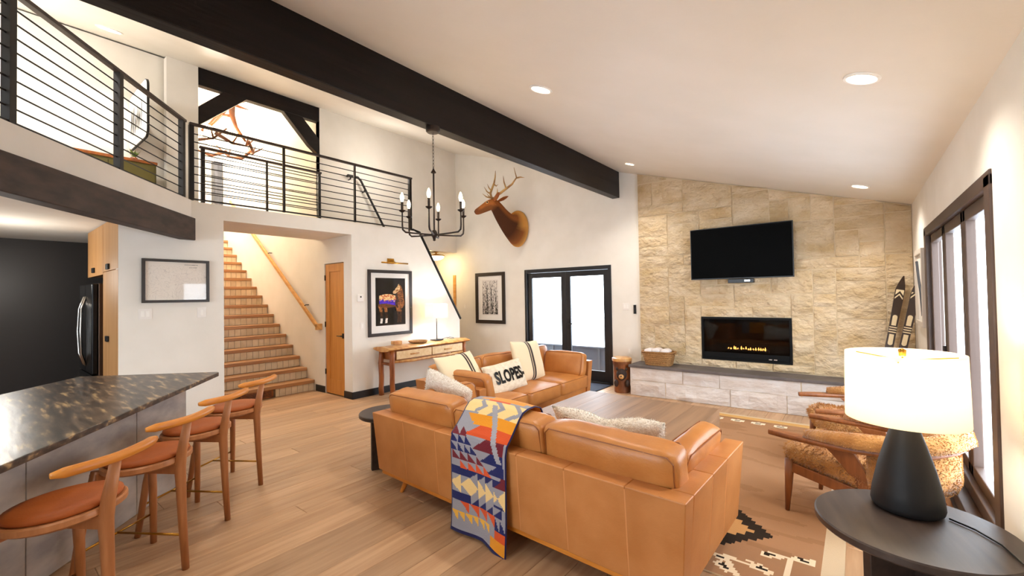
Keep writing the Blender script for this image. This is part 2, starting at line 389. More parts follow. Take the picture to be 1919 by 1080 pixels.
# back wall with door and hall, following the slope
g = G()
def bw(x0, x1, z0, z1=None): g.prism([(x0, z0), (x1, z0), (x1, z1 if z1 else zc(x1)), (x0, z1 if z1 else zc(x0))], 'y', YB, YB+.13)
bw(-10.4, XW-.12, 0, 2.6); bw(XW-.12, -5.237, 0); bw(-5.237, -3.353, 2.1); bw(-3.353, -1.865, 0); bw(-1.865, -.705, 0, .585); bw(-1.865, -.705, 1.222); bw(-.705, XR+.12, 0)
struct(g.build('wall_back', m_wall))
# hall beyond
struct(G().bx(-10.4, 5.15, 0, -10.3, YB, 2.6).build('wall_hall_end', m_wall))
struct(G().bx(-10.4, 5.02, 0, XW-.12, 5.15, 2.6).build('wall_hall_left', m_wall))
struct(G().bx(-10.4, 5.02, 2.6, XW-.001, YB, 2.7).build('ceiling_hall', m_wall))
# right wall with two window openings
def ywall(x0, x1, ya, yb, ztop, holes, name):
    g = G(); ys = sorted({ya, yb, *[h[0] for h in holes], *[h[1] for h in holes]})
    for a, b in zip(ys, ys[1:]):
        h = [q for q in holes if q[0] <= a and q[1] >= b]
        if h: g.bx(x0, a, 0, x1, b, h[0][2]); g.bx(x0, a, h[0][3], x1, b, ztop)
        else: g.bx(x0, a, 0, x1, b, ztop)
    return struct(g.build(name, m_wall))
ywall(XR, XR+.13, -4.1, YB+.13, zc(XR)+.06, [(3.16, 5.70, .36, 2.15)], 'wall_right')
g = G(); hs = [(-5.1, -1.3, .6, 2.4), (-6.3, -3.7, 3.0, 3.75)]; ex = sorted({-13, -9, XR, *[q for h in hs for q in h[:2]]})
for a, b in zip(ex, ex[1:]):
    z = 0
    for h in hs:
        if h[0] <= a and h[1] >= b: g.bx(a, -4.1, z, b, -4.0, h[2]); z = h[3]
    g.bx(a, -4.1, z, b, -4.0, zc(a)+.05)
struct(g.build('wall_front', m_wall))
struct(G().bx(-9.75, -4.0, 0, -9.6, 1.9, 2.59).build('wall_kitchen', m_darktile)); struct(G().bx(-9.75, -4.0, 2.6, -9.6, 1.9, 6.2).build('wall_loft_end', m_wall))
struct(G().bx(-9.6, 1.71, 0, XW-.13, 1.87, 2.59).build('wall_kitchen_back', m_darktile))
# windows
def window(n, y0, y1, z0, z1, panes, x=XR):
    fr = G(); t = .075
    fr.bx(x-.012, y0-.06, z0-.05, x+.10, y1+.06, z0+.03); fr.bx(x-.012, y0-.06, z1-.06, x+.10, y1+.06, z1+.02)
    fr.bx(x-.012, y0-.06, z0, x+.10, y0+.06, z1); fr.bx(x-.012, y1-.06, z0, x+.10, y1+.06, z1)
    o = struct(fr.build(f'window_{n}', m_windowwood, bevel=.006))
    wd = (y1-y0-.12)/panes
    for i in range(panes):
        a = y0+.06+i*wd; b = a+wd; c0, c1 = z0+.03, z1-.06
        s = G(); s.bx(x+.02, a+.006, c0, x+.07, a+t, c1); s.bx(x+.02, b-t, c0, x+.07, b-.006, c1); s.bx(x+.02, a+.006, c0, x+.07, b-.006, c0+t); s.bx(x+.02, a+.006, c1-t, x+.07, b-.006, c1)
        so = s.build('sash', m_windowwood, o, bevel=.005)
        G().bx(x+.042, a+t-.004, c0+t-.004, x+.048, b-t+.004, c1-t+.004).build('pane', m_glass, so)
        if x == XR and n == 1: G().bx(x-.0, a+t*.3, 1.0, x+.02, a+t*.6, 1.13).build('latch', m_bronze, so)
    return o
window(1, 3.16, 5.70, .36, 2.15, 3)
def fwindow(n, x0, x1, z0, z1, panes):
    fr = G(); y = -4.05
    fr.bx(x0, y-.04, z0, x1, y+.04, z0+.06); fr.bx(x0, y-.04, z1-.06, x1, y+.04, z1); wd = (x1-x0)/panes
    for i in range(panes+1): fr.bx(max(x0, x0+i*wd-.04), y-.04, z0, min(x1, x0+i*wd+.04), y+.04, z1)
    o = struct(fr.build(f'window_{n}', m_windowwood))
    for i in range(panes): G().bx(x0+i*wd+.03, y-.005, z0+.05, x0+(i+1)*wd-.03, y+.005, z1-.05).build('pane', m_glass, o)
fwindow(2, -5.1, -1.3, .6, 2.4, 3); fwindow(3, -6.3, -3.7, 3.0, 3.75, 2)  # the wide lower one is added, unseen, to light the room from behind the camera
# double glass door in the back wall
g = G(); X0, X1, ZT = -5.237, -3.353, 2.1
g.bx(X0, YB-.02, 0, X0+.06, YB+.12, ZT); g.bx(X1-.06, YB-.02, 0, X1, YB+.12, ZT); g.bx(X0+.06, YB-.02, ZT-.07, X1-.06, YB+.12, ZT); g.bx(X0+.06, YB-.01, 0, X1-.06, YB+.12, .025)
dr = struct(g.build('door_1', m_blackdoor, bevel=.006))
xm = (X0+X1)/2
for a, b, hs in ((X0+.063, xm-.002, 1), (xm+.002, X1-.063, -1)):
    s = G(); y0, y1 = YB+.015, YB+.06; st = .10
    s.bx(a, y0, .03, a+st, y1, ZT-.073); s.bx(b-st, y0, .03, b, y1, ZT-.073); s.bx(a+st, y0, ZT-.073-.1, b-st, y1, ZT-.073); s.bx(a+st, y0, .03, b-st, y1, .22)
    lf = s.build('door_leaf', m_blackdoor, dr, bevel=.004)
    G().bx(a+st-.005, YB+.033, .215, b-st+.005, YB+.041, ZT-.168).build('glass_pane', m_glass, lf)
    hx = b-.05 if hs > 0 else a+.05
    if hs < 0:
        h = G().bx(hx-.02, y0-.008, .95, hx+.02, y0, 1.15); h.tube([(hx, y0, 1.05), (hx, y0-.05, 1.05), (hx+.11, y0-.055, 1.05)], .009)
        h.build('door_handle', m_black, lf)
    for zz in (.3, 1.05, 1.8):
        ex = a if hs > 0 else b
        G().bx(ex-.006, y0-.012, zz-.05, ex+.006, y0+.002, zz+.05).build('hinge', m_black, lf)
# closet door in the stair side wall
x0, x1 = -7.05, -6.463
s = G(); y0, y1 = 3.768, 3.808
s.bx(x0, y0, .012, x0+.12, y1, 2.165); s.bx(x1-.12, y0, .012, x1, y1, 2.165); s.bx(x0+.12, y0, 2.165-.13, x1-.12, y1, 2.165); s.bx(x0+.12, y0, .012, x1-.12, y1, .25)
dr = struct(s.build('door_2', m_door, bevel=.003))
G().bx(x0+.115, y0+.012, .245, x1-.115, y1-.01, 2.04).build('door_panel', m_door, dr)
h = G().bx(x1-.07, y0-.007, .94, x1-.02, y0, 1.02); h.tube([(x1-.045, y0, .98), (x1-.045, y0-.05, .98), (x1-.15, y0-.052, .98)], [.011, .009, .007]); h.build('door_handle', m_black, dr)
for zz in (.363, 1.156, 1.94): G().bx(x0-.012, y0-.014, zz-.045, x0+.008, y0+.0, zz+.045).build('hinge', m_black, dr)
# wooden casing in the hall
struct(G().bx(-7.30, YB-.02, .0, -7.215, YB-.001, 2.08).build('trim_2', m_oakrail, bevel=.003))
# baseboards
def base(n, pts, h=.112, t=.016, mat=m_baseb):
    g = G()
    for (ax, ay), (bx_, by) in zip(pts, pts[1:]):
        d = Vector((bx_-ax, by-ay, 0)).normalized(); nn = Vector((d.y, -d.x, 0))*t
        a, b = Vector((ax, ay, 0))-d*0, Vector((bx_, by, 0))+d*0
        g.hexa([a, b, b+nn, a+nn, a+Vector((0, 0, h)), b+Vector((0, 0, h)), b+nn+Vector((0, 0, h)), a+nn+Vector((0, 0, h))])
    return struct(g.build(n, mat, bevel=.004))
base('baseboard_left', [(XA+.0005, 3.74), (XA+.0005, 6.11)])
base('baseboard_stair', [(-6.455, 3.756), (XA+.016, 3.756)])
base('baseboard_closet', [(-7.36, 3.756), (-7.06, 3.756)])
base('baseboard_entry', [(XA-.12, 1.9955), (XA+.016, 1.9955)][::-1])
base('baseboard_kitchen', [(XA+.0005, 1.02), (XA+.0005, 2.011)])
base('baseboard_back', [(XW, YB-.0005), (-5.24, YB-.0005)], mat=m_wall)
struct(G().bx(XA-.10, 1.998, .002, XA-.02, 2.014, .002+.1).build('trim_1', m_baseb)) if 0 else None
# cap on the sloping wall end
g = G(); a, b, c = Vector((XA+.012, 4.97, 2.80)), Vector((XA+.012, 5.115, 2.765)), Vector((XA+.012, 6.13, 1.135)); wv = Vector((-.144, 0, 0)); u = Vector((0, .02, .018))
g.hexa([a, b, b+wv, a+wv, a+Vector((0, 0, .022)), b+u, b+wv+u, a+wv+Vector((0, 0, .022))]); g.hexa([b, c, c+wv, b+wv, b+u, c+u, c+wv+u, b+wv+u])
struct(g.build('trim_1', m_blackmetal))

# ---- beams
bm = struct(G().bx(-3.30, -4.0, 3.245, -3.168, YB-.002, zc(-3.3)-.002).build('beam_main', m_beam, bevel=.006))
def dbeam():
    n = Vector((.632, .775, 0)); a = E0+D*.02-n*.10; b = E0-D*5.0-n*.10
    z0, z1 = 2.315, 2.583
    e1, e2 = a, a+n*.14; f1, f2 = b, b+n*.14
    return G().hexa([(*e1.xy, z0), (*e2.xy, z0), (*f2.xy, z0), (*f1.xy, z0), (*e1.xy, z1), (*e2.xy, z1), (*f2.xy, z1), (*f1.xy, z1)])
struct(dbeam().build('beam_kitchen', m_beam2, bevel=.008))
# timber truss in the opening over the stairs
tr = thing('timber_truss', 'black timber truss with two diagonal braces over the stair opening', 'truss', (XW-.06, 2.88, 4.6))
t = .055
G().prism([(-t, .04), (t, .04), (t, zc(XW-.06+t)-4.602), (-t, zc(XW-.06-t)-4.602)], 'y', -.875, .872).build('top_beam', m_beam, tr, bevel=.006)
def brace(p, q, hw):
    p, q = Vector(p), Vector(q); d = (q-p).normalized(); n = Vector((0, -d.z, d.y))*hw
    g = G(); e = .052
    return g.hexa([p+n+Vector((-e, 0, 0)), p-n+Vector((-e, 0, 0)), p-n+Vector((e, 0, 0)), p+n+Vector((e, 0, 0)), q+n+Vector((-e, 0, 0)), q-n+Vector((-e, 0, 0)), q-n+Vector((e, 0, 0)), q+n+Vector((e, 0, 0))])
G().prism([(-.872, -.535), (-.872, -.265), (-.575, .035), (-.575, .1), (-.25, .1), (-.25, .045)], 'x', -.05, .05).build('brace', m_beam, tr, bevel=.005)
G().prism([(.868, -.53), (.868, -.245), (.58, .055), (.58, .1), (.27, .1), (.27, .06), (.70, -.40)], 'x', -.05, .05).build('brace', m_beam, tr, bevel=.005)

# ---- stone fireplace wall
FX0, FX1, FZ0, FZ1, SX0 = -1.865, -.705, .585, 1.222, -2.83
st = struct(G().prism([(SX0, 0), (XR-.002, 0), (XR-.002, zc(XR)-.004), (SX0, zc(SX0)-.004)], 'y', YB-.001, YB-.035).build('wall_fireplace', m_mortar)) if 0 else None
g = G(); zt = lambda x: zc(x)-.004
def wedge(x0, x1, z0, z1=None):
    g.prism([(x0, z0), (x1, z0), (x1, z1 if z1 else zt(x1)), (x0, z1 if z1 else zt(x0))], 'y', YB-.001, YB-.035)
wedge(SX0, FX0, 0); wedge(FX1, XR-.002, 0); wedge(FX0, FX1, 0, FZ0); wedge(FX0, FX1, FZ1)
sw = struct(g.build('wall_fireplace', m_mortar))
rs = random.Random(23)
CW = [SX0]
nL, nM, nR = 4, 5, 5
xs = [SX0+(FX0-SX0)*i/nL for i in range(nL)] + [FX0+(FX1-FX0)*i/nM for i in range(nM)] + [FX1+(XR-.004-FX1)*i/nR for i in range(nR+1)]
zs = [.477, FZ0, .75, .93, 1.08, FZ1, 1.38, 1.55, 1.7, 1.87, 2.02, 2.19, 2.35, 2.52, 2.68, 2.85, 3.02, 3.2, 3.4, 3.62]
nx, nz = len(xs)-1, len(zs)-1
used = [[False]*nz for _ in range(nx)]
for i in range(nL, nL+nM):
    for j in range(1, 5): used[i][j] = True
def rock(name, w, h, seed, depth, mat, parent, loc, corners=None, nxs=6, nzs=4, rough=.024):
    """one dressed stone: a rough face over four sides"""
    vs = []; fs = []
    cs = corners or [(-w/2, -h/2), (w/2, -h/2), (w/2, h/2), (-w/2, h/2)]
    for j in range(nzs+1):
        for i in range(nxs+1):
            u, v = i/nxs, j/nzs
            x = (cs[0][0]*(1-u)+cs[1][0]*u)*(1-v)+(cs[3][0]*(1-u)+cs[2][0]*u)*v; z = (cs[0][1]*(1-u)+cs[1][1]*u)*(1-v)+(cs[3][1]*(1-u)+cs[2][1]*u)*v
            e = (i in (0, nxs)) or (j in (0, nzs)); q = noise.noise(Vector((x*5+seed, z*5, seed)))
            y = min(-.007, -depth*(.55 if e else 1.0) - q*rough*(.5 if e else 1.6))
            if e: x += noise.noise(Vector((z*9, seed, 3)))*.006*(1 if 0 < i < nxs or True else 0); z += noise.noise(Vector((x*9, seed, 7)))*.006
            vs.append((x, y, z))
    n = nxs+1
    for j in range(nzs):
        for i in range(nxs):
            a = j*n+i; fs.append((a, a+1, a+n+1, a+n))
    rim = list(range(n)) + [j*n+nxs for j in range(1, nzs+1)] + [nzs*n+i for i in range(nxs-1, -1, -1)] + [j*n for j in range(nzs-1, 0, -1)]
    o = len(vs); vs += [(vs[k][0], 0, vs[k][2]) for k in rim]
    for k in range(len(rim)):
        k2 = (k+1) % len(rim); fs.append((rim[k2], rim[k], o+k, o+k2))
    g = G().add(vs, fs); ob = g.build(name, mat, parent); ob.location = loc; return ob
for j in range(nz):
    for i in range(nx):
        if used[i][j]: continue
        wmax = 1
        while wmax < 3 and i+wmax < nx and not used[i+wmax][j] and (i+wmax != nL or True): wmax += 1
        ww = min(wmax, rs.choice([1, 2, 2, 2, 3])); hh = 1
        if rs.random() < (.55 if ww < 3 else .3):
            while hh < rs.choice([2, 2, 3]) and j+hh < nz and all(not used[i+q][j+hh] for q in range(ww)): hh += 1
        if ww*hh == 1 and i+1 < nx and not used[i+1][j]: ww = 2
        for p in range(ww):
            for q in range(hh): used[i+p][j+q] = True
        x0, x1, z0, z1 = xs[i]+.006, xs[i+ww]-.006, zs[j]+.006, zs[j+hh]-.006
        if i+ww == nx: x1 = XR-.006
        jx = lambda: rs.uniform(-.008, .008)
        za, zb = min(z1, zc(x0)-.015), min(z1, zc(x1)-.015)
        if zb-z0 < .03 and za-z0 < .03: continue
        zb = max(zb, z0+.004); za = max(za, z0+.004)
        cx, cz = (x0+x1)/2, (z0+z1)/2
        rock('stone', x1-x0, z1-z0, rs.uniform(0, 90), rs.uniform(.012, .026), m_stone, sw, (cx, YB-.035, cz),
             [(x0-cx, z0-cz+jx()*.5), (x1-cx, z0-cz+jx()*.5), (x1-cx, zb-cz), (x0-cx, za-cz)])
# raised hearth
HY = 6.53
h0, h1 = Vector((-2.838, 6.485, 0)), Vector((XR-.01, 6.60, 0)); hd = (h1-h0).normalized(); hn = Vector((hd.y, -hd.x, 0))
g = G().prism([(h0.x+.03, h0.y+.035), (h1.x, h1.y+.035), (h1.x, YB-.04), (h0.x+.03, YB-.04)], 'z', 0, .432)
ht = struct(g.build('hearth_base', m_mortar))
g = G().prism([(h0.x-.01, h0.y-.012), (h1.x, h1.y-.012), (h1.x, YB-.037), (h0.x-.01, YB-.037)], 'z', .433, .473)
struct(g.build('hearth_slab', m_slate, bevel=.005))
L_ = (h1-h0).length; ang = math.atan2(hd.y, hd.x)
rows = [(0.004, .235), (.241, .428)]
for ri, (za, zb) in enumerate(rows):
    s = .005
    while s < L_-.05:
        w_ = min(rs.uniform(.45, 1.0), L_-s)
        if L_-s-w_ < .2: w_ = L_-s
        p = h0+hd*(s+w_/2)+Vector((-hn.x, -hn.y, 0))*.035
        o = rock('stone', w_-.008, zb-za, rs.uniform(0, 90), rs.uniform(.018, .03), m_hstone, ht, (p.x, p.y, (za+zb)/2)); o.rotation_euler = (0, 0, ang); s += w_
for za, zb in ((.004, .22), (.224, .428)):
    o = rock('stone', .44, zb-za, rs.uniform(0, 90), .02, m_hstone, ht, (h0.x+.03, 6.73, (za+zb)/2)); o.rotation_euler = (0, 0, -PI/2)
struct(G().bx(-1.6, 6.44, 0, XR-.05, 6.475, .02).build('trim_2', m_plank)) if 0 else None

# ---- outside
struct(G().bx(-16, 7.13, -.35, 8, 30, -.15).build('ground_outside', m_snow))
struct(G().bx(-8, 7.13, -.149, -1.0, 10.2, -.03).build('ground_patio', m_concrete))
struct(G().bx(.67, -12, -.6, 30, 40, -.35).build('ground_yard', m_snow))
# ================================================================ LIGHT FITTINGS
sl = math.atan(.298)
def downlight(x, y, r, label, e=CAN_E):
    t = thing('recessed_light', label, 'ceiling light', (x, y, zc(x)), 0, 'recessed ceiling lights'); t.rotation_euler = (0, sl, 0)
    G().lathe([(r*.80, -.002), (r*.84, -.010), (r, -.010), (r*1.02, -.001), (r*.80, -.0012)], seg=28, cap=False).build('trim_ring', m_trim, t, smooth=True, angle=30)
    G().lathe([(r*.80, -.0035), (.004, -.0045)], seg=24).build('lens', m_can, t)
    d = bpy.data.lights.new('downlight', 'SPOT'); d.energy = e; d.color = WARM; d.spot_size = R(125); d.spot_blend = .8; d.shadow_soft_size = .06
    o = bpy.data.objects.new('downlight', d); C.objects.link(o); o.location = (x, y, zc(x)-.03); return t
downlight(.047, 3.0, .082, 'largest round ceiling downlight, above the table lamp', 36)
downlight(-2.10, 3.08, .10, 'round ceiling downlight right of the middle of the black beam')
downlight(-2.60, 6.117, .08, 'small ceiling downlight beside the far end of the black beam')
downlight(.052, 6.11, .088, 'ceiling downlight above the skis and the stone wall', 38)
downlight(-6.663, .995, .12, 'ceiling downlight over the loft, behind the angled railing', 40)
downlight(-2.2, -.8, .09, 'ceiling downlight behind the viewer, outside the picture') if 0 else None
def fill_spot(x, y, e):  # unseen spots without fittings, added to fill the room, not real downlights
    d = bpy.data.lights.new('downlight', 'SPOT'); d.energy = e; d.color = WARM; d.spot_size = R(125); d.spot_blend = .8; d.shadow_soft_size = .06
    o = bpy.data.objects.new('downlight', d); C.objects.link(o); o.location = (x, y, zc(x)-.03)
fill_spot(-2.1, .2, 30); fill_spot(-4.9, 3.2, 45); fill_spot(-4.9, 5.4, 35); fill_spot(-5.0, .2, 55); fill_spot(-5.2, -1.2, 45)
# kitchen lamp; the bridge point light is added fill without a fixture
point('kitchen_lamp', (-7.6, .2, 1.9), 16, WARM, .12); point('bridge_fill', (-6.5, 4.6, 3.9), 9, WARM, .15)
d_ = bpy.data.lights.new('downlight', 'SPOT'); d_.energy = 26; d_.color = WARM; d_.spot_size = R(140); d_.spot_blend = .8; d_.shadow_soft_size = .06
o_ = bpy.data.objects.new('downlight', d_); C.objects.link(o_); o_.location = (-4.6, 0, 2.53)  # added spot under the loft slab, no fitting, brightens counter and left wall
point('loft_fill', (-6.2, -.4, 4.15), 30, (1, .98, .95), .12)  # added fill that whitens the loft wall, no fixture

# six-arm chandelier hanging from the beam
ch = thing('chandelier', 'dark metal six-armed candle chandelier hanging from the black beam', 'chandelier', (-3.2, 2.815, 2.19))
G().lathe([(.065, 1.055), (.068, 1.045), (.068, 1.012), (.055, 1.0), (.008, .995)], seg=20).build('ceiling_canopy', m_bronze, ch, smooth=True, angle=35)
g = G(); z = 1.0; k = 0
while z > .63:
    pts = []
    for q in range(9):
        a = 2*PI*q/8; pts.append((.0085*math.cos(a)*(k % 2 == 0), .0085*math.cos(a)*(k % 2), z-.02+.02*math.sin(a)))
    g.tube(pts, .0022, 5, cap=False); z -= .0335; k += 1
g.build('chain', m_bronze, ch)
G().lathe([(.004, .65), (.014, .63), (.026, .612), (.026, .606), (.009, .6), (.009, .05), (.022, .04), (.030, .02), (.030, -.01), (.020, -.02), (.012, -.045), (.016, -.052), (.004, -.06)], seg=14).build('stem', m_bronze, ch, smooth=True, angle=40)
dx, dy = .75, -.66                                    # towards the viewer
th0 = math.atan2(.75, .66)+R(22)
for i in range(6):
    a = th0+i*PI/3; c, s = math.cos(a), math.sin(a); rr = .315
    arm = G().tube([(.02*c, .02*s, .0), (.20*c, .20*s, .004), (rr*.9*c, rr*.9*s, .008), (rr*.985*c, rr*.985*s, .03), (rr*c, rr*s, .07), (rr*c, rr*s, .20)], [.008, .008, .009, .009, .008, .007], 7).build('arm', m_bronze, ch, smooth=True)
    G().lathe([(.008, .19), (.030, .205), (.032, .212), (.012, .215), (.0125, .29), (.004, .292)], (rr*c, rr*s, 0), 12).build('candle_cup', m_bronze, arm, smooth=True, angle=40)
    G().lathe([(.009, .291), (.015, .31), (.019, .33), (.014, .355), (.004, .378)], (rr*c, rr*s, 0), 10).build('bulb', m_bulb, arm, smooth=True)
    point('chandelier_light', (-3.2+rr*c, 2.815+rr*s, 2.19+.335), 6.5, (1, .82, .58), .02)

# antler chandelier over the stairs
ac = thing('antler_chandelier', 'glowing antler chandelier hanging above the stairs, seen through the loft railing', 'chandelier', (-9.3, 2.95, 4.4))
def antler(g, pts, r0, tines=()):
    n = len(pts); g.tube(pts, [r0*(1-.65*i/(n-1)) for i in range(n)], 7)
    for (i, dv, l) in tines:
        p = Vector(pts[i]); d = Vector(dv).normalized(); g.tube([p, p+d*l*.5+Vector((0, 0, .02*l)), p+d*l+Vector((0, 0, .12*l))], [r0*.55, r0*.4, r0*.1], 6)
V = Vector((.66, .75, 0)); Wd = Vector((-.75, .66, 0))
G().tube([(0, 0, 1.10), (0, 0, zc(-9.3)-4.4)], .012, 6).build('hanging_rod', m_bronze, ac)
S_ = V*.16
specs = [([S_-V*.05+Vector((0, 0, .9)), S_-V*.16+Vector((0, 0, .72)), S_-V*.34+Vector((0, 0, .50)), S_-V*.60+Wd*.1+Vector((0, 0, .36))], .062, [(1, -V*.1+Vector((0, 0, .5)), .15)]),
         ([S_+V*.02+Vector((0, 0, .92)), S_+V*.03+Vector((0, 0, .68)), S_+V*.10+Vector((0, 0, .45)), S_+V*.26+Vector((0, 0, .20))], .062, [(1, -V, .22), (0, V+Vector((0, 0, .2)), .42), (0, V*1-Vector((0, 0, .5)), .33)])]
for pts, r_, ti in specs: gg = G(); antler(gg, pts, r_, ti); gg.build('antler', m_antler2, ac, smooth=True)
for i in range(6):
    a = i*PI/3+.4; c0 = V*math.cos(a)+Wd*math.sin(a); t0 = -V*math.sin(a)+Wd*math.cos(a); gg = G()
    pts = [c0*.42-t0*.34+Vector((0, 0, .16)), c0*.52-t0*.1+Vector((0, 0, .03)), c0*.50+t0*.16+Vector((0, 0, .06)), c0*.44+t0*.36+Vector((0, 0, .26))]
    antler(gg, pts, .035, [(1, c0+Vector((0, 0, .6)), .22), (2, c0*.4+Vector((0, 0, 1)), .2)]); gg.build('antler', m_antler2, ac, smooth=True)
    b = c0*.36+Vector((0, 0, .24)); G().lathe([(.04, -.06), (.075, 0), (.07, .07), (.02, .11)], tuple(b), 10).build('bulb', m_bulb, ac, smooth=True)
    if i % 2 == 0: point('antler_light', (-9.3+b.x*.9, 2.95+b.y*.9, 4.4+b.z+.12), 15, (1, .84, .62), .06)
point('stair_fill', (-10.6, 2.9, 4.9), 120, (1, .94, .86), .2)  # added fill to brighten the stairwell, no lamp hangs here

# hall lamp
hl = thing('hall_ceiling_lamp', 'brass ceiling lamp with glowing glass bowl in the hall', 'ceiling light', (-7.36, 6.52, 2.6))
G().lathe([(.05, 0), (.05, -.015), (.02, -.02), (.015, -.045), (.04, -.055), (.19, -.085), (.205, -.105), (.195, -.108)], seg=24).build('brass_pan', m_brass, hl, smooth=True, angle=35)
G().lathe([(.175, -.107), (.15, -.15), (.09, -.18), (.01, -.192)], seg=20).build('glass_bowl', m_bulb, hl, smooth=True)
point('hall_light', (-7.36, 6.40, 2.33), 8, (1, .76, .46), .08)

# ================================================================ STAIRS AND RAILINGS
sc_ = thing('staircase', 'wooden staircase with small beige tiles on its risers', 'staircase', (-7.43, 2.876, 0))
RI, RU, NS = .1863, .268, 16
yw = .876
for i in range(NS):
    x = -i*RU; z = i*RI
    t = G().bx(x-RU-.02, -yw, z+RI-.055, x+.020, yw, z+RI).build('tread', m_tread, sc_, bevel=.006)
    y0 = -yw
    if i == 0: y0 = .235
    G().bx(x-.03, -yw, z, x-.008, yw, z+RI-.056).build('riser', m_grout, sc_)
    tw = .0965; yv = yw-.004; n = 0
    while yv > -yw+.02:
        a = max(yv-tw+.005, -yw+.002)
        if a >= y0-.06 or i > 0:
            G().bx(x-.0085, max(a, y0), z+.004, x-.001, yv, z+RI-.059).build('tile', m_tile, sc_)
        yv -= tw; n += 1
struct(G().bx(-12.6, 2.0, 2.75, -7.43-NS*RU-.0, 3.756, 2.975).build('floor_landing', m_wall))
vg = thing('floor_vent', 'brown wooden vent grille in the lowest stair riser', 'vent', (-7.429, 2.83, .0))
g = G(); g.bx(0, -.24, .012, .014, .24, .03); g.bx(0, -.24, .118, .014, .24, .135); g.bx(0, -.24, .012, .014, -.215, .135); g.bx(0, .215, .012, .014, .24, .135); g.build('frame', m_logdark, vg)
for q in range(4): G().bx(.002, -.216, .04+q*.02, .012, .216, .050+q*.02).build('slat', m_logdark, vg)
G().bx(-.004, -.22, .02, .001, .22, .13).build('dark_back', m_black, vg)
vg2 = thing('floor_vent', 'dark wooden vent grille low in the stone counter base', 'vent', (-3.98, .513, 0), math.atan2(.632, -.775)+PI)
g = G(); g.bx(-.24, -.016, .01, .24, -.001, .028); g.bx(-.24, -.016, .125, .24, -.001, .145); g.bx(-.24, -.016, .01, -.215, -.001, .145); g.bx(.215, -.016, .01, .24, -.001, .145); g.build('frame', m_logdark, vg2)
for q in range(5): G().bx(-.216, -.012, .036+q*.018, .216, -.002, .046+q*.018).build('slat', m_logdark, vg2)
G().bx(-.22, -.003, .02, .22, .002, .13).build('dark_back', m_black, vg2)
hr = thing('stair_handrail', 'light oak handrail on the white wall of the tiled stairs', 'handrail', (-7.17, 3.68, 1.12))
g = G(); p0, p1 = Vector((0, 0, 0)), Vector((-3.9, 0, 2.71)); dd = (p1-p0).normalized(); nn = Vector((-dd.z, 0, dd.x))*.03
g.hexa([p0-nn+Vector((0, -.022, 0)), p0-nn+Vector((0, .022, 0)), p1-nn+Vector((0, .022, 0)), p1-nn+Vector((0, -.022, 0)), p0+nn+Vector((0, -.022, 0)), p0+nn+Vector((0, .022, 0)), p1+nn+Vector((0, .022, 0)), p1+nn+Vector((0, -.022, 0))])
g.build('rail', m_oakrail, hr, bevel=.008)
G().bx(-.035, -.022, -.06, .03, .076, .045).build('rail_return', m_oakrail, hr, bevel=.006)
for q in (.12, .5, .88):
    p = p0+(p1-p0)*q; G().tube([p-nn*.9, p-nn*1.6+Vector((0, .02, 0)), p-nn*1.6+Vector((0, .076, 0))], .008).build('bracket', m_black, hr)
def railing(label, nodes, posts, z0, z1, nrod, pw=.022, thin=()):
    """nodes: plan corners; posts: distances along each leg"""
    t = thing('loft_railing', label, 'railing', (*nodes[0], z0))
    o = Vector((*nodes[0], 0)); H = z1-z0
    for k, (a, b) in enumerate(zip(nodes, nodes[1:])):
        a = Vector((*a, 0))-o; b = Vector((*b, 0))-o; d = (b-a).normalized(); n = Vector((-d.y, d.x, 0)); an = math.atan2(d.y, d.x); l = (b-a).length
        mt = Matrix.Translation(a) @ Matrix.Rotation(an, 4, 'Z')
        G().bx(-.02, -.026, H-.03, l+.02, .026, H).xf(mt).build('top_rail', m_railwood, t, bevel=.004)
        G().bx(0, -.016, .006, l, .016, .022).xf(mt).build('bottom_rail', m_blackmetal, t)
        for q in range(nrod):
            z = .022+(H-.052)*(q+1)/(nrod+1)
            G().tube([(0, 0, z), (l, 0, z)], .0068, 6).xf(mt).build('rod', m_blackmetal, t)
        for s in posts[k]:
            w_ = pw if s not in thin else pw*.6
            G().bx(s-w_, -w_, 0, s+w_, w_, H-.03).xf(mt).build('post', m_blackmetal, t)
    return t
K2 = Vector((-6.25, 1.66))
railing('long black metal railing along the bridge edge above the stair opening', [(-6.25, 1.665), (-6.25, 4.955)], [[.0, 1.08, 2.175, 3.27]], ZL+.005, 3.745, 8, .024, (1.08, 2.175))
d2 = Vector((.775, -.632)); q0 = K2+d2*.10-Vector((.025, .02))
railing('angled black metal railing above the dark kitchen beam', [tuple(q0), tuple(q0+d2*4.3)], [[.04, 1.14, 2.24, 3.34]], ZL+.005, 3.745, 8, .026)
railing('short inner railing guarding the stairwell under the timber truss', [(-7.15, 2.02), (-7.15, 3.74)], [[.02, .865, 1.70]], ZL+.0, 3.757, 9, .022, (.865,))
for yy in (1.965, 3.79): pass
wr = thing('wall_handrail', 'sloping black handrail on the far wall behind the loft railing', 'handrail', (-7.10, 4.21, 3.8))
G().tube([(0, 0, -.03), (0, .02, 0), (0, .22, 0), (0, .28, -.05), (0, .78, -.87), (0, 1.35, -1.79)], .021, 7).build('rail', m_blackmetal, wr, smooth=True)
for yy, zz in ((.08, 0), (.36, -.18), (.95, -1.14)): G().tube([(0, yy, zz-.015), (-.03, yy, zz-.06), (-.088, yy, zz-.06)], .011, 6).build('bracket', m_blackmetal, wr); 

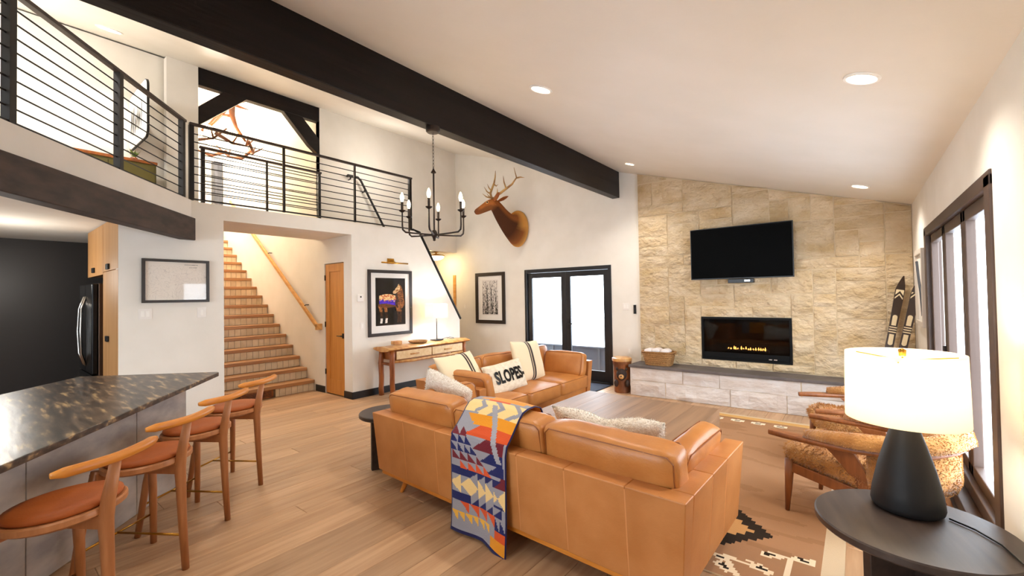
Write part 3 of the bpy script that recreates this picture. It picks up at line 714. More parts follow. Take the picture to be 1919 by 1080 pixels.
# loft furnishings
cb = thing('loft_cabinet', 'olive green cabinet with brown wooden top up in the loft', 'cabinet', (-7.0, .98, ZL))
G().bx(-.24, -.42, .0, .2, .47, .485).build('body', m_olive, cb, bevel=.006)
G().bx(-.25, -.44, .485, .215, .48, .52).build('top', m_logdark, cb, bevel=.006)
for a in (-.40, .03):
    dd = G().bx(.2, a, .05, .214, a+.42, .46).build('door', m_olive, cb, bevel=.003); G().ball((.222, a+(.38 if a < 0 else .04), .27), .012).build('knob', m_black, dd)
pl = thing('small_plant', 'small green potted plant on the olive loft cabinet', 'plant', (-6.93, 1.26, ZL+.52))
G().lathe([(.028, 0), (.035, .04), (.032, .045)], seg=12).build('pot', m_logdark, pl)
m_leaf = M('plant_green', (110, 128, 34), (70, 96, 26), rough=.6)
g = G()
for i in range(26):
    a = i*2.4; l = .05+.05*rg.random(); c, s = math.cos(a), math.sin(a); k = rg.uniform(.25, .9)
    p = Vector((c*.01, s*.01, .04)); q = Vector((c*l*k, s*l*k, .05+l*1.0)); e = Vector((-s, c, 0))*.008; mid = (p+q)/2+Vector((0, 0, .012))
    g.add([p, mid+e, q, mid-e], [(0, 1, 2, 3)])
g.build('leaves', m_leaf, pl)['kind'] = 'stuff'
bs = thing('blade_sign', 'white rounded sign with black brush lettering hung beside the olive cabinet', 'sign', (-7.345, 1.30, 3.53))
def rrect(x0, z0, x1, z1, r, n=6):
    pts = []
    for cx, cz, a0 in ((x1-r, z0+r, -PI/2), (x1-r, z1-r, 0), (x0+r, z1-r, PI/2), (x0+r, z0+r, PI)):
        pts += [(cx+r*math.cos(a0+PI/2*k/n), cz+r*math.sin(a0+PI/2*k/n)) for k in range(n+1)]
    return pts
G().prism(rrect(0.0, 0, .90, .70, .10), 'y', -.011, .011).build('panel', m_blackmetal, bs)
G().prism(rrect(.012, .012, .888, .688, .09), 'y', -.0135, -.0105).build('white_face', m_mat, bs)
g = G(); rq = random.Random(5); x = .10
for i in range(7):
    h_ = rq.uniform(.22, .36); zz = .18+rq.uniform(-.02, .03)
    for t_ in range(rq.choice([1, 2, 2])):
        g.tube([(x, -.0145, zz), (x+.02+.02*rq.random(), -.0145, zz+h_*.5), (x+.045, -.0145, zz+h_)], [.010, .022, .009], 5, flat=.1, upv=(0, 1, 0)); x += .042
    x += .016
g.build('brush_lettering', m_black, bs)
gp = thing('gray_cabinet', 'tall weathered gray wooden cabinet at the top of the stairs', 'cabinet', (-11.84, 3.662, 2.976))
G().bx(-.1, -.085, 0, .1, .085, 1.86).build('body', m_graywood, gp, bevel=.006)
G().bx(.1, -.08, .03, .115, .08, 1.82).build('door', m_graywood, gp, bevel=.003)
G().bx(-.11, -.09, 1.86, .122, .09, 1.89).build('top', m_graywood, gp, bevel=.004)

# ================================================================ KITCHEN
PA, PB, PC, PD = Vector((-4.674, 1.467)), Vector((-2.2, -.335)), Vector((-3.03, -1.48)), Vector((-5.507, .626))
isl = thing('kitchen_peninsula', 'kitchen peninsula faced in gray stone slabs under the granite top', 'counter', (-4.705, 1.193, 0))
o = Vector((-4.705, 1.193)); bd = Vector((.732, -.681)); bn = Vector((-.681, -.732))
p = [Vector((0, 0)), bd*3.2, bd*3.2+bn*.78, bn*.80]
G().prism([tuple(q) for q in p], 'z', 0, .884).build('stone_base', m_graystone, isl)
s = .0; k = 0
for w_ in (.62, .86, .9, .8):
    a = bd*(s+.003); b = bd*(s+w_-.003); n = bn*-.02
    G().prism([tuple(a+n), tuple(b+n), tuple(b), tuple(a)], 'z', .003, .884).build('stone_slab', m_graystone, isl, bevel=.003); s += w_
e = bd*-.035
G().prism([tuple(e+bn*.0), tuple(bd*-.001), tuple(bd*-.001+bn*.79), tuple(e+bn*.79)], 'z', 0, .884).build('end_panel', m_ebony, isl, bevel=.003)
def rcorner(pts, i, r, n=5):
    a, b, c = Vector(pts[i-1]), Vector(pts[i]), Vector(pts[(i+1) % len(pts)]); u, v = (a-b).normalized()*r, (c-b).normalized()*r
    return [tuple(b+u*(1-t)**2+v*t**2) for t in [k/n for k in range(n+1)]]
P4 = [tuple(PA), tuple(PB), tuple(PC), tuple(PD)]
wt = G().prism(rcorner(P4, 0, .05)+P4[1:], 'z', .886, .921).build('countertop', m_granite, None, bevel=.004, loc=(-4.2, .5, .886))
tag(wt, 'brown veined dark granite countertop of the kitchen peninsula', 'countertop')
pc = thing('pantry_cabinet', 'tall oak pantry cabinet with black pulls beside the white wall', 'cabinet', (-6.63, 1.02, 0))
G().bx(-.43, 0, .0, .27, .66, 2.53).build('body', m_cab, pc)
def cdoor(par, x0, x1, z0, z1, hx, hz):
    d = G().bx(x0, -.022, z0, x1, -.001, z1).build('door', m_cab, par, bevel=.0025); G().bx(hx-.055, -.045, hz-.035, hx+.055, -.021, hz+.03).build('pull', m_black, d, bevel=.006); return d
cdoor(pc, -.428, .405, .05, 1.945, -.12, 1.17); cdoor(pc, -.428, .405, 1.951, 2.525, -.09, 2.0)
G().bx(-.43, .0, .001, .40, .05, .05).build('kick', m_black, pc) if 0 else None
uc = thing('upper_cabinet', 'oak upper cabinet with black pull over the refrigerator', 'cabinet', (-7.62, 1.02, 1.93))
G().bx(-.50, 0, 0, .545, .66, .60).build('body', m_cab, uc)
cdoor(uc, -.50, .542, -.008, .595, -.02, .07)
fr = thing('refrigerator', 'black refrigerator with curved steel handles under the oak upper cabinet', 'refrigerator', (-7.64, .945, 0))
G().bx(-.46, .03, .02, .46, .72, 1.82).build('body', M('fridge_side', (92, 70, 54), rough=.3, metal=.7), fr, bevel=.008)
for a, b, hx in ((-.46, -.003, -.06), (.003, .46, .06)):
    d = G().bx(a, -.03, .72, b, .029, 1.815).build('door', m_fridge, fr, bevel=.012)
    G().tube([(hx, -.03, .80), (hx+(.03 if hx > 0 else -.03), -.075, .95), (hx+(.055 if hx > 0 else -.055), -.085, 1.23), (hx+(.03 if hx > 0 else -.03), -.075, 1.51), (hx, -.03, 1.66)], .013, 8).build('handle', m_steel, d, smooth=True)
dwr = G().bx(-.46, -.03, .05, .46, .029, .71).build('drawer', m_fridge, fr, bevel=.012); G().tube([(-.36, -.03, .62), (-.34, -.075, .62), (.34, -.075, .62), (.36, -.03, .62)], .012).build('handle', m_steel, dwr)

# bar stools with one rear leg
def make_stool(label):
    t = thing('bar_stool', label, 'stool', (0, 0, 0), 0, 'wooden bar stools along the granite counter')
    rear = [(0, -.235, 0), (0, -.215, .30), (0, -.205, .52), (0, -.200, .60), (0, -.215, .70), (0, -.250, .87)]
    G().tube(rear, [.019, .023, .027, .030, .027, .021], 10).build('rear_leg', m_stoolwood, t, smooth=True)
    for sx in (-1, 1): G().tube([(sx*.25, .215, 0), (sx*.215, .185, .35), (sx*.17, .15, .635)], [.018, .022, .025], 10).build('leg', m_stoolwood, t, smooth=True)
    g = G(); pts = []
    for k in range(13):
        a = -1+2*k/12; pts.append((a*.235, -.262+.045*abs(a)**2.2, .885+.006*abs(a)))
    g.tube(pts, [.012]+[.023]*11+[.012], 10, flat=1.0).build('back_rail', m_railoak, t, smooth=True)
    def outline(r, n=28):
        o = []
        for k in range(n):
            a = 2*PI*k/n; rr = r*(1+.05*math.cos(2*a)) ; o.append((rr*math.cos(a)*1.04, rr*math.sin(a)*.97))
        return o
    rim = [(.9, .618), (1.0, .632), (1.0, .655), (.97, .662)]
    G().loft([[Vector((x*k, y*k, z)) for x, y in outline(.212)] for k, z in rim]).build('seat_rim', m_stoolwood, t, smooth=True, angle=40)
    pad = [(.93, .6625), (.97, .672), (.95, .684), (.80, .692), (.45, .688), (.05, .685)]
    G().loft([[Vector((x*k, y*k, z)) for x, y in outline(.205)] for k, z in pad]).build('seat_pad', m_seat, t, smooth=True)
    G().bx(-.028, -.205, .565, .028, .05, .625).build('apron', m_stoolwood, t, bevel=.005); G().bx(-.19, .125, .565, .19, .175, .625).build('apron', m_stoolwood, t, bevel=.005)
    G().tube([(-.235, .205, .20), (.235, .205, .20)], .007, 8).build('footrest', m_brass, t, smooth=True)
    G().tube([(0, .205, .2), (0, -.222, .2)], .007, 8).build('footrest', m_brass, t, smooth=True)
    return t
L4 = ['leather-seated wooden bar stool farthest from the viewer, nearest the stairs', 'wooden bar stool second from the stairs, leather seat and curved back rail',
      'wooden bar stool third from the stairs, seat tucked to the counter', 'nearest wooden bar stool, cut off by the left edge of the picture']
st0 = make_stool(L4[0]); fa = math.atan2(.83, -.555)
for i, (x, y) in enumerate(((-4.235, 1.435), (-3.79, 1.04), (-3.345, .675), (-2.865, .28))):
    s_ = st0 if i == 0 else copy_tree(st0); s_['label'] = L4[i]; s_.location = (x, y, 0); s_.rotation_euler = (0, 0, fa)
# ================================================================ RUG
RX0, RX1, RY0, RY1 = -3.05, -.093, 2.62, 6.17
def rug_col(u, v):
    x = RX0+(RX1-RX0)*u; y = RY0+(RY1-RY0)*v
    tan, cream, black, ochre, gray = (164, 122, 88), (206, 182, 150), (46, 36, 28), (206, 160, 98), (168, 150, 140)
    c = tan if noise.noise(Vector((x*2, y*9, 0))) < .25 else (154, 113, 80)
    xm = x if x > (RX0+RX1)/2 else RX0+RX1-x
    if xm > RX1-.105: return cream
    if y > RY1-.05: return cream
    if y > RY1-.16: return ochre
    if abs(y-(RY1-.165)) < .012: return cream
    if xm < RX1-.12:
        px = (xm+1.076) % .225-.1125; dy = y-5.885
        if abs(dy) < .06 and xm < -.6:
            if abs(px) < .035 and abs(abs(dy)-.02) < .012: return black
            if abs(px) < .07 and abs(dy) < .055-abs(px)*.3: return (236, 218, 190)
    dx, dy = xm+.70, y-3.215
    st = round(abs(dy)/.045)*.045
    q = abs(dx)+st
    if q < .13 + 0*dx: return (182, 134, 84)
    jag = .03*((abs(dy)*26) % 1)
    if abs(dx)+abs(dy)*.92 < .245+jag-.012: return black
    def seg(a, b, wd):
        ax, ay = a; bx_, by_ = b; l2 = (bx_-ax)**2+(by_-ay)**2; t = max(0, min(1, ((xm-ax)*(bx_-ax)+(y-ay)*(by_-ay))/l2))
        return math.hypot(xm-ax-t*(bx_-ax), y-ay-t*(by_-ay)) < wd
    for (cx, cy, ang_, l) in ((-.445, 2.995, .15, .05), (-.275, 3.045, .15, .05), (-.455, 2.815, -.5, .05), (-.668, 2.80, .3, .045), (-.64, 2.715, -.6, .05)):
        ddx, ddy = (xm-cx)*math.cos(ang_)+(y-cy)*math.sin(ang_), -(xm-cx)*math.sin(ang_)+(y-cy)*math.cos(ang_)
        if -l*.6 < ddx < l*.6 and abs(ddy) < .018*(1-(ddx+l*.6)/(1.2*l))+.003: return black
        if abs(ddx) < l*.95 and abs(ddy) < .03: return (232, 210, 176)
    for a, b, wd in (((-.47, 2.99), (-.26, 3.05), .012), ((-.35, 3.02), (-.35, 2.62), .016), ((-.66, 2.83), (-.45, 2.80), .013), ((-.54, 2.86), (-.46, 2.80), .012), ((-.66, 2.72), (-.56, 2.67), .012), ((-.66, 2.82), (-.55, 2.66), .013)):
        if seg(a, b, wd): return (232, 210, 176)
    return c
g = G(); nx_, ny_ = 200, 190
vsl = [(RX0+(RX1-RX0)*i/nx_, RY0+(RY1-RY0)*j/ny_, .011) for j in range(ny_+1) for i in range(nx_+1)]
fs = []; cols = []
for j in range(ny_):
    for i in range(nx_):
        a = j*(nx_+1)+i; fs.append((a, a+1, a+nx_+2, a+nx_+1)); cols.append(lin(rug_col((i+.5)/nx_, (j+.5)/ny_)))
g.add(vsl, fs)
b0 = len(g.v); g.add([(RX0, RY0, .0005), (RX1, RY0, .0005), (RX1, RY1, .0005), (RX0, RY1, .0005), (RX0, RY0, .011), (RX1, RY0, .011), (RX1, RY1, .011), (RX0, RY1, .011)], [(0, 1, 5, 4), (1, 2, 6, 5), (2, 3, 7, 6), (3, 0, 4, 7)])
cols += [lin((226, 202, 164))]*4; g.col = cols
tag(g.build('rug', m_rug, None, loc=(-1.6, 4.4, 0)), 'large tan woven rug with cream border and black stepped diamond', 'rug')

# ================================================================ SOFAS
def make_sofa(label, L, D=1.06, fz=0.0):
    t = thing('leather_sofa', label, 'sofa', (0, 0, 0), 0, 'cognac leather sofas'); h = L/2; zt_, zb = .635, .165
    fl_ = .035                                        # outward flare of back and arms
    G().prism([(-h+.055, .052), (h-.055, .052), (h-.055, D-.07), (-h+.055, D-.07)], 'z', .128, .166).build('base_rail', m_railoak, t, bevel=.006)
    for sx in (-1, 1):
        for yy, oy in ((.16, -.045), (D-.2, .045)):
            G().tube([(sx*(h-.27), yy, .125), (sx*(h-.235), yy+oy, fz if oy > 0 else 0)], [.026, .015], 10).build('leg', m_railoak, t, smooth=True, angle=40)
    G().bx(-h+.09, .1, .167, h-.09, D-.06, .268).build('seat_deck', m_leather, t, bevel=.01)
    n = 7; cuts = [-h+.0, -h+.42, -h+.80, -h+1.22, h-1.0, h-.66, h-.30, h] if L > 2.2 else None
    for a, b in zip(cuts, cuts[1:]):
        a2 = a+(fl_ if a == cuts[0] else 0); b2 = b-(fl_ if b == cuts[-1] else 0); e = .0004
        G().hexa([(a2+e, fl_, zb), (b2-e, fl_, zb), (b2-e, .14, zb), (a2+e, .14, zb), (a+e, 0, zt_), (b-e, 0, zt_), (b-e, .115, zt_), (a+e, .115, zt_)]).build('back_panel', m_leather2, t, bevel=.006, seg=3)
        if b != cuts[-1]: G().hexa([(b-.003, fl_+.001, zb+.01), (b+.003, fl_+.001, zb+.01), (b+.003, .05, zb+.01), (b-.003, .05, zb+.01), (b-.003, .0015, zt_-.014), (b+.003, .0015, zt_-.014), (b+.003, .03, zt_-.014), (b-.003, .03, zt_-.014)]).build('seam', m_seam, t)
    for sx in (-1, 1):
        yc = [.117, .42, .70, D-.01]
        for a, b in zip(yc, yc[1:]):
            e = .0004; f1 = 0 if b < D-.05 else -.03; xo, xi = sx*h, sx*(h-.11)
            v = [(sx*(h-fl_), a+e, zb), (sx*(h-.13), a+e, zb), (sx*(h-.13), b-e+f1, zb), (sx*(h-fl_), b-e+f1, zb), (xo, a+e, zt_), (xi, a+e, zt_), (xi, b-e, zt_), (xo, b-e, zt_)]
            if sx > 0: v = [v[1], v[0], v[3], v[2], v[5], v[4], v[7], v[6]]
            G().hexa(v).build('arm_panel', m_leather2, t, bevel=.006, seg=3)
            if b < D-.05: G().hexa([(sx*(h-fl_-.0005), b-.003, zb+.01), (sx*(h-.07), b-.003, zb+.01), (sx*(h-.07), b+.003, zb+.01), (sx*(h-fl_-.0005), b+.003, zb+.01), (sx*(h-.0012), b-.003, zt_-.016), (sx*(h-.06), b-.003, zt_-.016), (sx*(h-.06), b+.003, zt_-.016), (sx*(h-.0012), b+.003, zt_-.016)]).build('seam', m_seam, t)
    cw = (L-.26)/3
    def pip(par, w_, d_, h_, mt, both=True):
        for yy in ((-d_, d_) if both else (d_,)):
            pts = [(-w_+.03, yy, -h_), (w_-.03, yy, -h_), (w_, yy, -h_+.03), (w_, yy, h_-.03), (w_-.03, yy, h_), (-w_+.03, yy, h_), (-w_, yy, h_-.03), (-w_, yy, -h_+.03), (-w_+.03, yy, -h_)]
            G().tube(pts, .0034, 5, cap=False).xf(mt).build('piping', m_piping, par)
    for i in range(3):
        x = (i-1)*cw
        mt = Matrix.Translation((x, .20+(D-.20)/2+.01, .358))
        c = G().puff(cw-.008, D-.22, .185, .035, .022, 9, .004).xf(mt).build('seat_cushion', m_leather, t, smooth=True, weld=True)
        hw, hd_ = (cw-.008)/2, (D-.22)/2
        pts = [(-hw+.02, -hd_+.03, .083), (-hw+.02, hd_-.004, .079), (hw-.02, hd_-.004, .079), (hw-.02, -hd_+.03, .083)]
        G().tube(pts, .004, 5).xf(mt).build('piping', m_piping, c)
        mt = Matrix.Translation((x*1.05+random.uniform(-.008, .008), .225, .60)) @ Matrix.Rotation(R(9+random.uniform(-2, 2)), 4, 'X') @ Matrix.Rotation(R(random.uniform(-1.5, 1.5)), 4, 'Y')
        bk = G().puff(cw+.035, .20, .43, .045, .012, 10, .010).xf(mt).build('back_cushion', m_leather, t, smooth=True, weld=True)
        pip(bk, cw/2+.0, .088, .203, mt)
    for sx in (-1, 1):
        mt = Matrix.Translation((sx*(h-.20), .66, .585)) @ Matrix.Rotation(R(sx*14), 4, 'Y') @ Matrix.Rotation(R(90), 4, 'Z')
        a = G().puff(.66, .15, .34, .05, .02, 9, .008).xf(mt).build('arm_cushion', m_leather, t, smooth=True, weld=True)
        pip(a, .31, .066, .158, mt)
    return t
s1 = make_sofa('nearest cognac leather sofa, its seamed back to the viewer', 2.56, 1.08, .012)
s1.location = (-1.905, 2.055, 0); s1.rotation_euler = (0, 0, R(-1.9))
s2 = make_sofa('cognac leather sofa facing the coffee table, by the log console', 2.40, 1.02)
s2.location = (-4.03, 4.43, 0); s2.rotation_euler = (0, 0, R(-90))

# woven blanket over the near sofa back
bl = [(.41, .60), (.375, .76), (.335, .825), (.27, .845), (.20, .842), (.15, .828), (.115, .795), (.07, .74), (.025, .69), (-.012, .655), (-.022, .60), (-.012, .40), (-.004, .2), (-.008, .05), (-.014, .015)]
cum = [0]
for p, q in zip(bl, bl[1:]): cum.append(cum[-1]+math.hypot(q[0]-p[0], q[1]-p[1]))
def prof(t):
    s = t*cum[-1]
    for k in range(len(bl)-1):
        if s <= cum[k+1]+1e-9:
            f = (s-cum[k])/(cum[k+1]-cum[k]); return bl[k][0]+(bl[k+1][0]-bl[k][0])*f, bl[k][1]+(bl[k+1][1]-bl[k][1])*f
    return bl[-1]
T0 = .235                                              # share of the length that lies in front of the cushion top
def bl_col(u, t):
    v = (t-T0)/(1-T0)
    gray, cream, oran, red, mar, navy, yel = (150, 148, 156), (238, 206, 140), (226, 146, 30), (212, 82, 34), (110, 28, 40), (26, 34, 92), (232, 176, 66)
    if t > .985 or u < .012 or u > .985: return (34, 32, 78)
    c = gray
    def tri(n, a, b, u0, u1, up, flip=False):
        if not (a <= v < b and u0 <= u < u1): return False
        f = ((u-u0)/(u1-u0)*n) % 1; h = (v-a)/(b-a)
        f = 1-f if flip else f
        return f < h if up else f > h
    if v < .02: c = oran if u > .3 else gray
    elif v < .06: c = oran if .12 < u < .9 else gray
    elif v < .075: c = red if .3 < u < .7 else gray
    elif v < .20:
        c = cream; h = (v-.075)/.125; k = (u*3.2+abs(h-.5)*1.1) % 1
        if k < .30 and u > .22: c = gray
        if h > .88 and u < .3: c = gray
    elif v < .275:
        h = (v-.2)/.075; c = oran if u > .12+.18*h or u < 0 else gray
        if h > .75: c = gray if u < .3 else oran
    elif v < .345: c = red if .25+.2*(1-(v-.275)/.07) < u < 1.0 else gray
    elif v < .42: c = mar if .42+.22*(1-(v-.345)/.075) < u < .95 else gray
    elif v < .49: c = navy if .55+.2*(1-(v-.42)/.07) < u < .95 else gray
    elif v < .55: c = navy if .66+.2*(1-(v-.49)/.06) < u < .97 else gray
    elif v < .62: c = mar if .78+.15*(1-(v-.55)/.07) < u else gray
    elif v < .67: c = red if u > .86+.1*(1-(v-.62)/.05) else gray
    if v > .3:
        if tri(2, .30, .36, .02, .30, True): c = mar
        elif tri(3, .36, .41, .02, .40, True): c = navy
        elif tri(4, .41, .465, .02, .50, True): c = navy
        elif tri(4, .465, .52, .04, .62, True): c = mar
        elif tri(4, .52, .575, .18, .76, True): c = red
        elif .565 <= v < .622 and u < .34: c = navy
        elif tri(4, .575, .625, .34, .92, False, True): c = navy
        elif .622 <= v < .74:
            h = (v-.622)/.118
            if u < .34: f = (u/.34*2) % 1; c = cream if abs(h-.5) < f*.5 else gray
            elif u < .78: f = ((u-.34)/.44*3) % 1; c = cream if abs(h-.5) < (1-f)*.5 else gray
            else: f = (u-.78)/.22; c = cream if abs(h-.5) < abs(f-.35)*.9 else (navy if h > .85 else gray)
        elif .74 <= v < .795 and u < .34: c = navy
        elif tri(4, .74, .795, .34, .92, True, True): c = navy
        elif tri(4, .795, .86, .15, .80, False): c = red
        elif tri(2, .80, .87, .80, .99, True): c = navy
        elif tri(6, .86, .92, .0, .70, False): c = yel
        elif .87 <= v < .915 and u > .80: c = red
        elif v >= .915 and u > .72: c = oran
    dcen = .50+(v-.10)*1.05
    if .12 < v < .47 and abs(u-dcen) < .045: c = (160, 158, 164)
    return c
NU, NV = 56, 190; vsl = []; fs = []; cols = []
for j in range(NV+1):
    y, z = prof(j/NV); v = j/NV
    for i in range(NU+1):
        u = i/NU; x = -.275+.50*u; hang = max(0, (v-.52)/.48)
        x += .03*hang*(1 if u > .5 else -.0)*0 + hang*.012*math.sin(u*5)
        yy = y - hang*(.010+.012*math.sin(u*7.5+1.0)) + (0 if hang else .003*math.sin(u*9+v*20))
        zz = z - hang**3*(.05*max(0, u-.55)/.45) + (.012*math.sin(u*3.1) if v < .5 else 0) + .004
        vsl.append((x, yy, zz+.006))
for j in range(NV):
    for i in range(NU):
        a = j*(NU+1)+i; fs.append((a, a+1, a+NU+2, a+NU+1)); cols.append(lin(bl_col((i+.5)/NU, (j+.5)/NV)))
g = G().add(vsl, fs); g.col = cols
mt = Matrix.Translation(s1.location) @ Matrix.Rotation(R(-1.9), 4, 'Z')
bo = g.xf(mt).build('blanket', m_cloth, None, smooth=True, loc=(-1.93, 2.05, .1)); sd = bo.modifiers.new('thick', 'SOLIDIFY'); sd.thickness = .007; sd.offset = 0
tag(bo, 'colourful geometric wool blanket draped over the sofa back', 'blanket')

# ================================================================ PILLOWS
def pillow(name, label, mat, loc, xd, zd, w, h, t, colf=None, n=18, pinch=.06, fold=0, group='throw pillows on the sofas'):
    g = G().pillow(w, h, t, n, pinch, colf=colf, fold=fold); ml = basis(loc, xd, zd)
    o = g.build(name, mat, None, smooth=True, weld=True); o.matrix_world = ml
    return tag(o, label, 'pillow', group), g
def stripes(cen, wd, base=(238, 218, 182)):
    def f(u, v):
        d = abs(u-cen)
        if d < wd*.18: return lin((226, 206, 172))
        if d < wd: return lin((62, 48, 44))
        return lin(base)
    return f
pillow('throw_pillow', 'large cream pillow with a dark double stripe at the sofa corner', m_cloth, (-3.52, 4.74, .70), (-.06, 1, -.06), (-.30, .06, 1), .66, .56, .17, stripes(.47, .072), 44)
pillow('throw_pillow', 'cream pillow with dark stripes leaning by the log console', m_cloth, (-3.55, 3.53, .67), (.02, 1, .04), (-.72, -.22, 1), .58, .60, .17, stripes(.70, .06), 44)
tp, tg = pillow('throw_pillow', 'white lumbar pillow lettered SLOPES in black', m_cream, (-3.36, 4.06, .60), (.05, 1, .06), (-.42, -.06, 1), .68, .38, .15)
# lettering on the pillow: flat text bent over its front face
cu = bpy.data.curves.new('slopes', 'FONT'); cu.body = 'SLOPES-'; cu.size = .150; cu.align_x = 'CENTER'; cu.align_y = 'CENTER'; cu.offset = .0060; cu.resolution_u = 3; cu.space_character = 1.02
tob = bpy.data.objects.new('slopes', cu); C.objects.link(tob); bpy.context.view_layer.update()
tme = bpy.data.meshes.new_from_object(tob.evaluated_get(bpy.context.evaluated_depsgraph_get())); bpy.data.objects.remove(tob)
bmm = bmesh.new(); bmm.from_mesh(tme); bmesh.ops.triangulate(bmm, faces=bmm.faces[:]); bmesh.ops.subdivide_edges(bmm, edges=bmm.edges[:], cuts=2, use_grid_fill=True); bmm.to_mesh(tme); bmm.free()
front = [(v.co if False else v) for v in tg.v]
def front_y(x, z):
    u, v = x/.34, z/.19; th = .15/2*max(0, (1-min(1, abs(u))**4)*(1-min(1, abs(v))**4))**.55
    return -th-.007
for v in tme.vertices:
    x, z = v.co.x*.95+.02, v.co.y*1.34+.0; v.co = Vector((x, front_y(x, z), z))
lo = bpy.data.objects.new('lettering', tme); C.objects.link(lo); lo.parent = tp; tme.materials.clear(); tme.materials.append(m_black)
for (label, loc, xd, zd, w_, h_, t_, fold, cnt) in (
        ('fluffy ivory pillow in the left corner of the near sofa', (-2.93, 2.70, .66), (1, .25, -.40), (.38, -.25, 1), .50, .46, .17, .0, 5000),
        ('ivory textured lumbar pillow on the near sofa, facing the fireplace', (-1.30, 2.62, .655), (1, .0, .02), (0, -.35, 1), .80, .34, .16, .05, 6000)):
    o_, g_ = pillow('textured_pillow', label, m_boucle, loc, xd, zd, w_, h_, t_, None, 18, .05, fold)
    fur(g_, cnt, .014, 'pile', m_boucle, o_, .003, .2)

# ================================================================ COFFEE TABLE, END TABLES
ct = thing('coffee_table', 'large low brown oak coffee table between sofas and hearth', 'table', (-1.81, 3.97, .012))
TW, TD, TH = .72, .645, .428
for k in range(6):
    a = -TW+k*2*TW/6; G().bx(a+.0006, -TD, TH-.06, a+2*TW/6-.0006, TD, TH).build('top_plank', m_table, ct, bevel=.0015)
for sx in (-1, 1):
    G().bx(sx*TW-(.06 if sx > 0 else 0), -TD, 0, sx*TW+(.06 if sx < 0 else 0), TD, TH-.061).build('side_panel', m_table, ct, bevel=.003)
G().bx(-TW+.07, -TD+.05, .05, TW-.07, -TD+.08, TH-.062).build('stretcher', m_table, ct); G().bx(-TW+.07, TD-.08, .05, TW-.07, TD-.05, TH-.062).build('stretcher', m_table, ct)
def round_table(label, loc, r, h, rz):
    t = thing('round_side_table', label, 'table', loc, rz, 'round black side tables')
    G().lathe([(.004, h-.038), (r-.008, h-.038), (r, h-.030), (r, h-.006), (r-.006, h), (.004, h)], seg=56).build('table_top', m_ebony, t, smooth=True, angle=35)
    for a in (0, PI/2):
        for sx in (-1, 1):
            G().bx(.022*sx if sx > 0 else -r*.62, -.02, 0, r*.62 if sx > 0 else -.022, .02, h-.039).xf(Matrix.Rotation(a+.5, 4, 'Z')).build('leg_panel', m_ebony, t, bevel=.004)
    G().bx(-.021, -.021, 0, .021, .021, h-.04).xf(Matrix.Rotation(.5, 4, 'Z')).build('hub', m_ebony, t)
    return t
round_table('round ebonised side table holding the lit drum lamp', (.165, 2.60, .0), .355, .55, .25)
round_table('round black side table half hidden behind the near sofa', (-3.33, 2.70, .0), .26, .52, .7) if 0 else round_table('round black side table half hidden behind the near sofa', (-3.475, 2.47, .0), .27, .52, .7)

# table lamp
tl = thing('table_lamp', 'black tapered ceramic table lamp with a white drum shade', 'lamp', (.16, 2.765, .551))
G().lathe([(.004, 0), (.115, 0), (.130, .012), (.135, .03), (.128, .09), (.105, .20), (.075, .31), (.052, .385), (.048, .405), (.004, .41)], seg=40).build('base', m_lampblack, tl, smooth=True, angle=50)
G().lathe([(.052, .405), (.078, .412), (.078, .418), (.03, .42), (.012, .425), (.012, .5), (.004, .5)], seg=24).build('neck', m_bronze, tl, smooth=True, angle=35)
def shade(t, r0_, r1_, z0, z1, mat=m_shade):
    g = G(); rings = [[Vector((r*math.cos(2*PI*k/48), r*math.sin(2*PI*k/48), z)) for k in range(48)] for r, z in ((r0_, z0), (r1_, z1), (r1_-.004, z1), (r0_-.004, z0), (r0_, z0))]
    return g.loft(rings, cap=False).build('lamp_shade', mat, t, smooth=True, angle=40)
shade(tl, .224, .219, .42, .735)
g = G(); 
for k in range(3):
    a = k*2*PI/3+.4; g.tube([(0, 0, .70), (.224*math.cos(a), .224*math.sin(a), .715)], .003, 5)
g.tube([(0, 0, .5), (0, 0, .72)], .004, 6); g.build('harp', m_brass, tl)
G().lathe([(.004, .715), (.014, .72), (.016, .75), (.004, .756)], seg=12).build('finial', m_brass, tl, smooth=True)
G().ball((0, 0, .55), (.032, .032, .045)).build('bulb', m_bulb, tl, smooth=True)
point('table_lamp_light', (.16, 2.765, .551+.60), 7.5, (1, .90, .74), .09)
cd = tag(G().tube([(.298, 2.74, .556), (.37, 2.68, .556), (.43, 2.58, .556), (.455, 2.47, .556), (.478, 2.412, .553), (.492, 2.40, .52), (.494, 2.40, .3), (.494, 2.40, .02)], .004, 6).build('lamp_cord', m_black, None, smooth=True, loc=(.4, 2.7, .556)), 'thin black lamp cord crossing the round side table', 'cord')

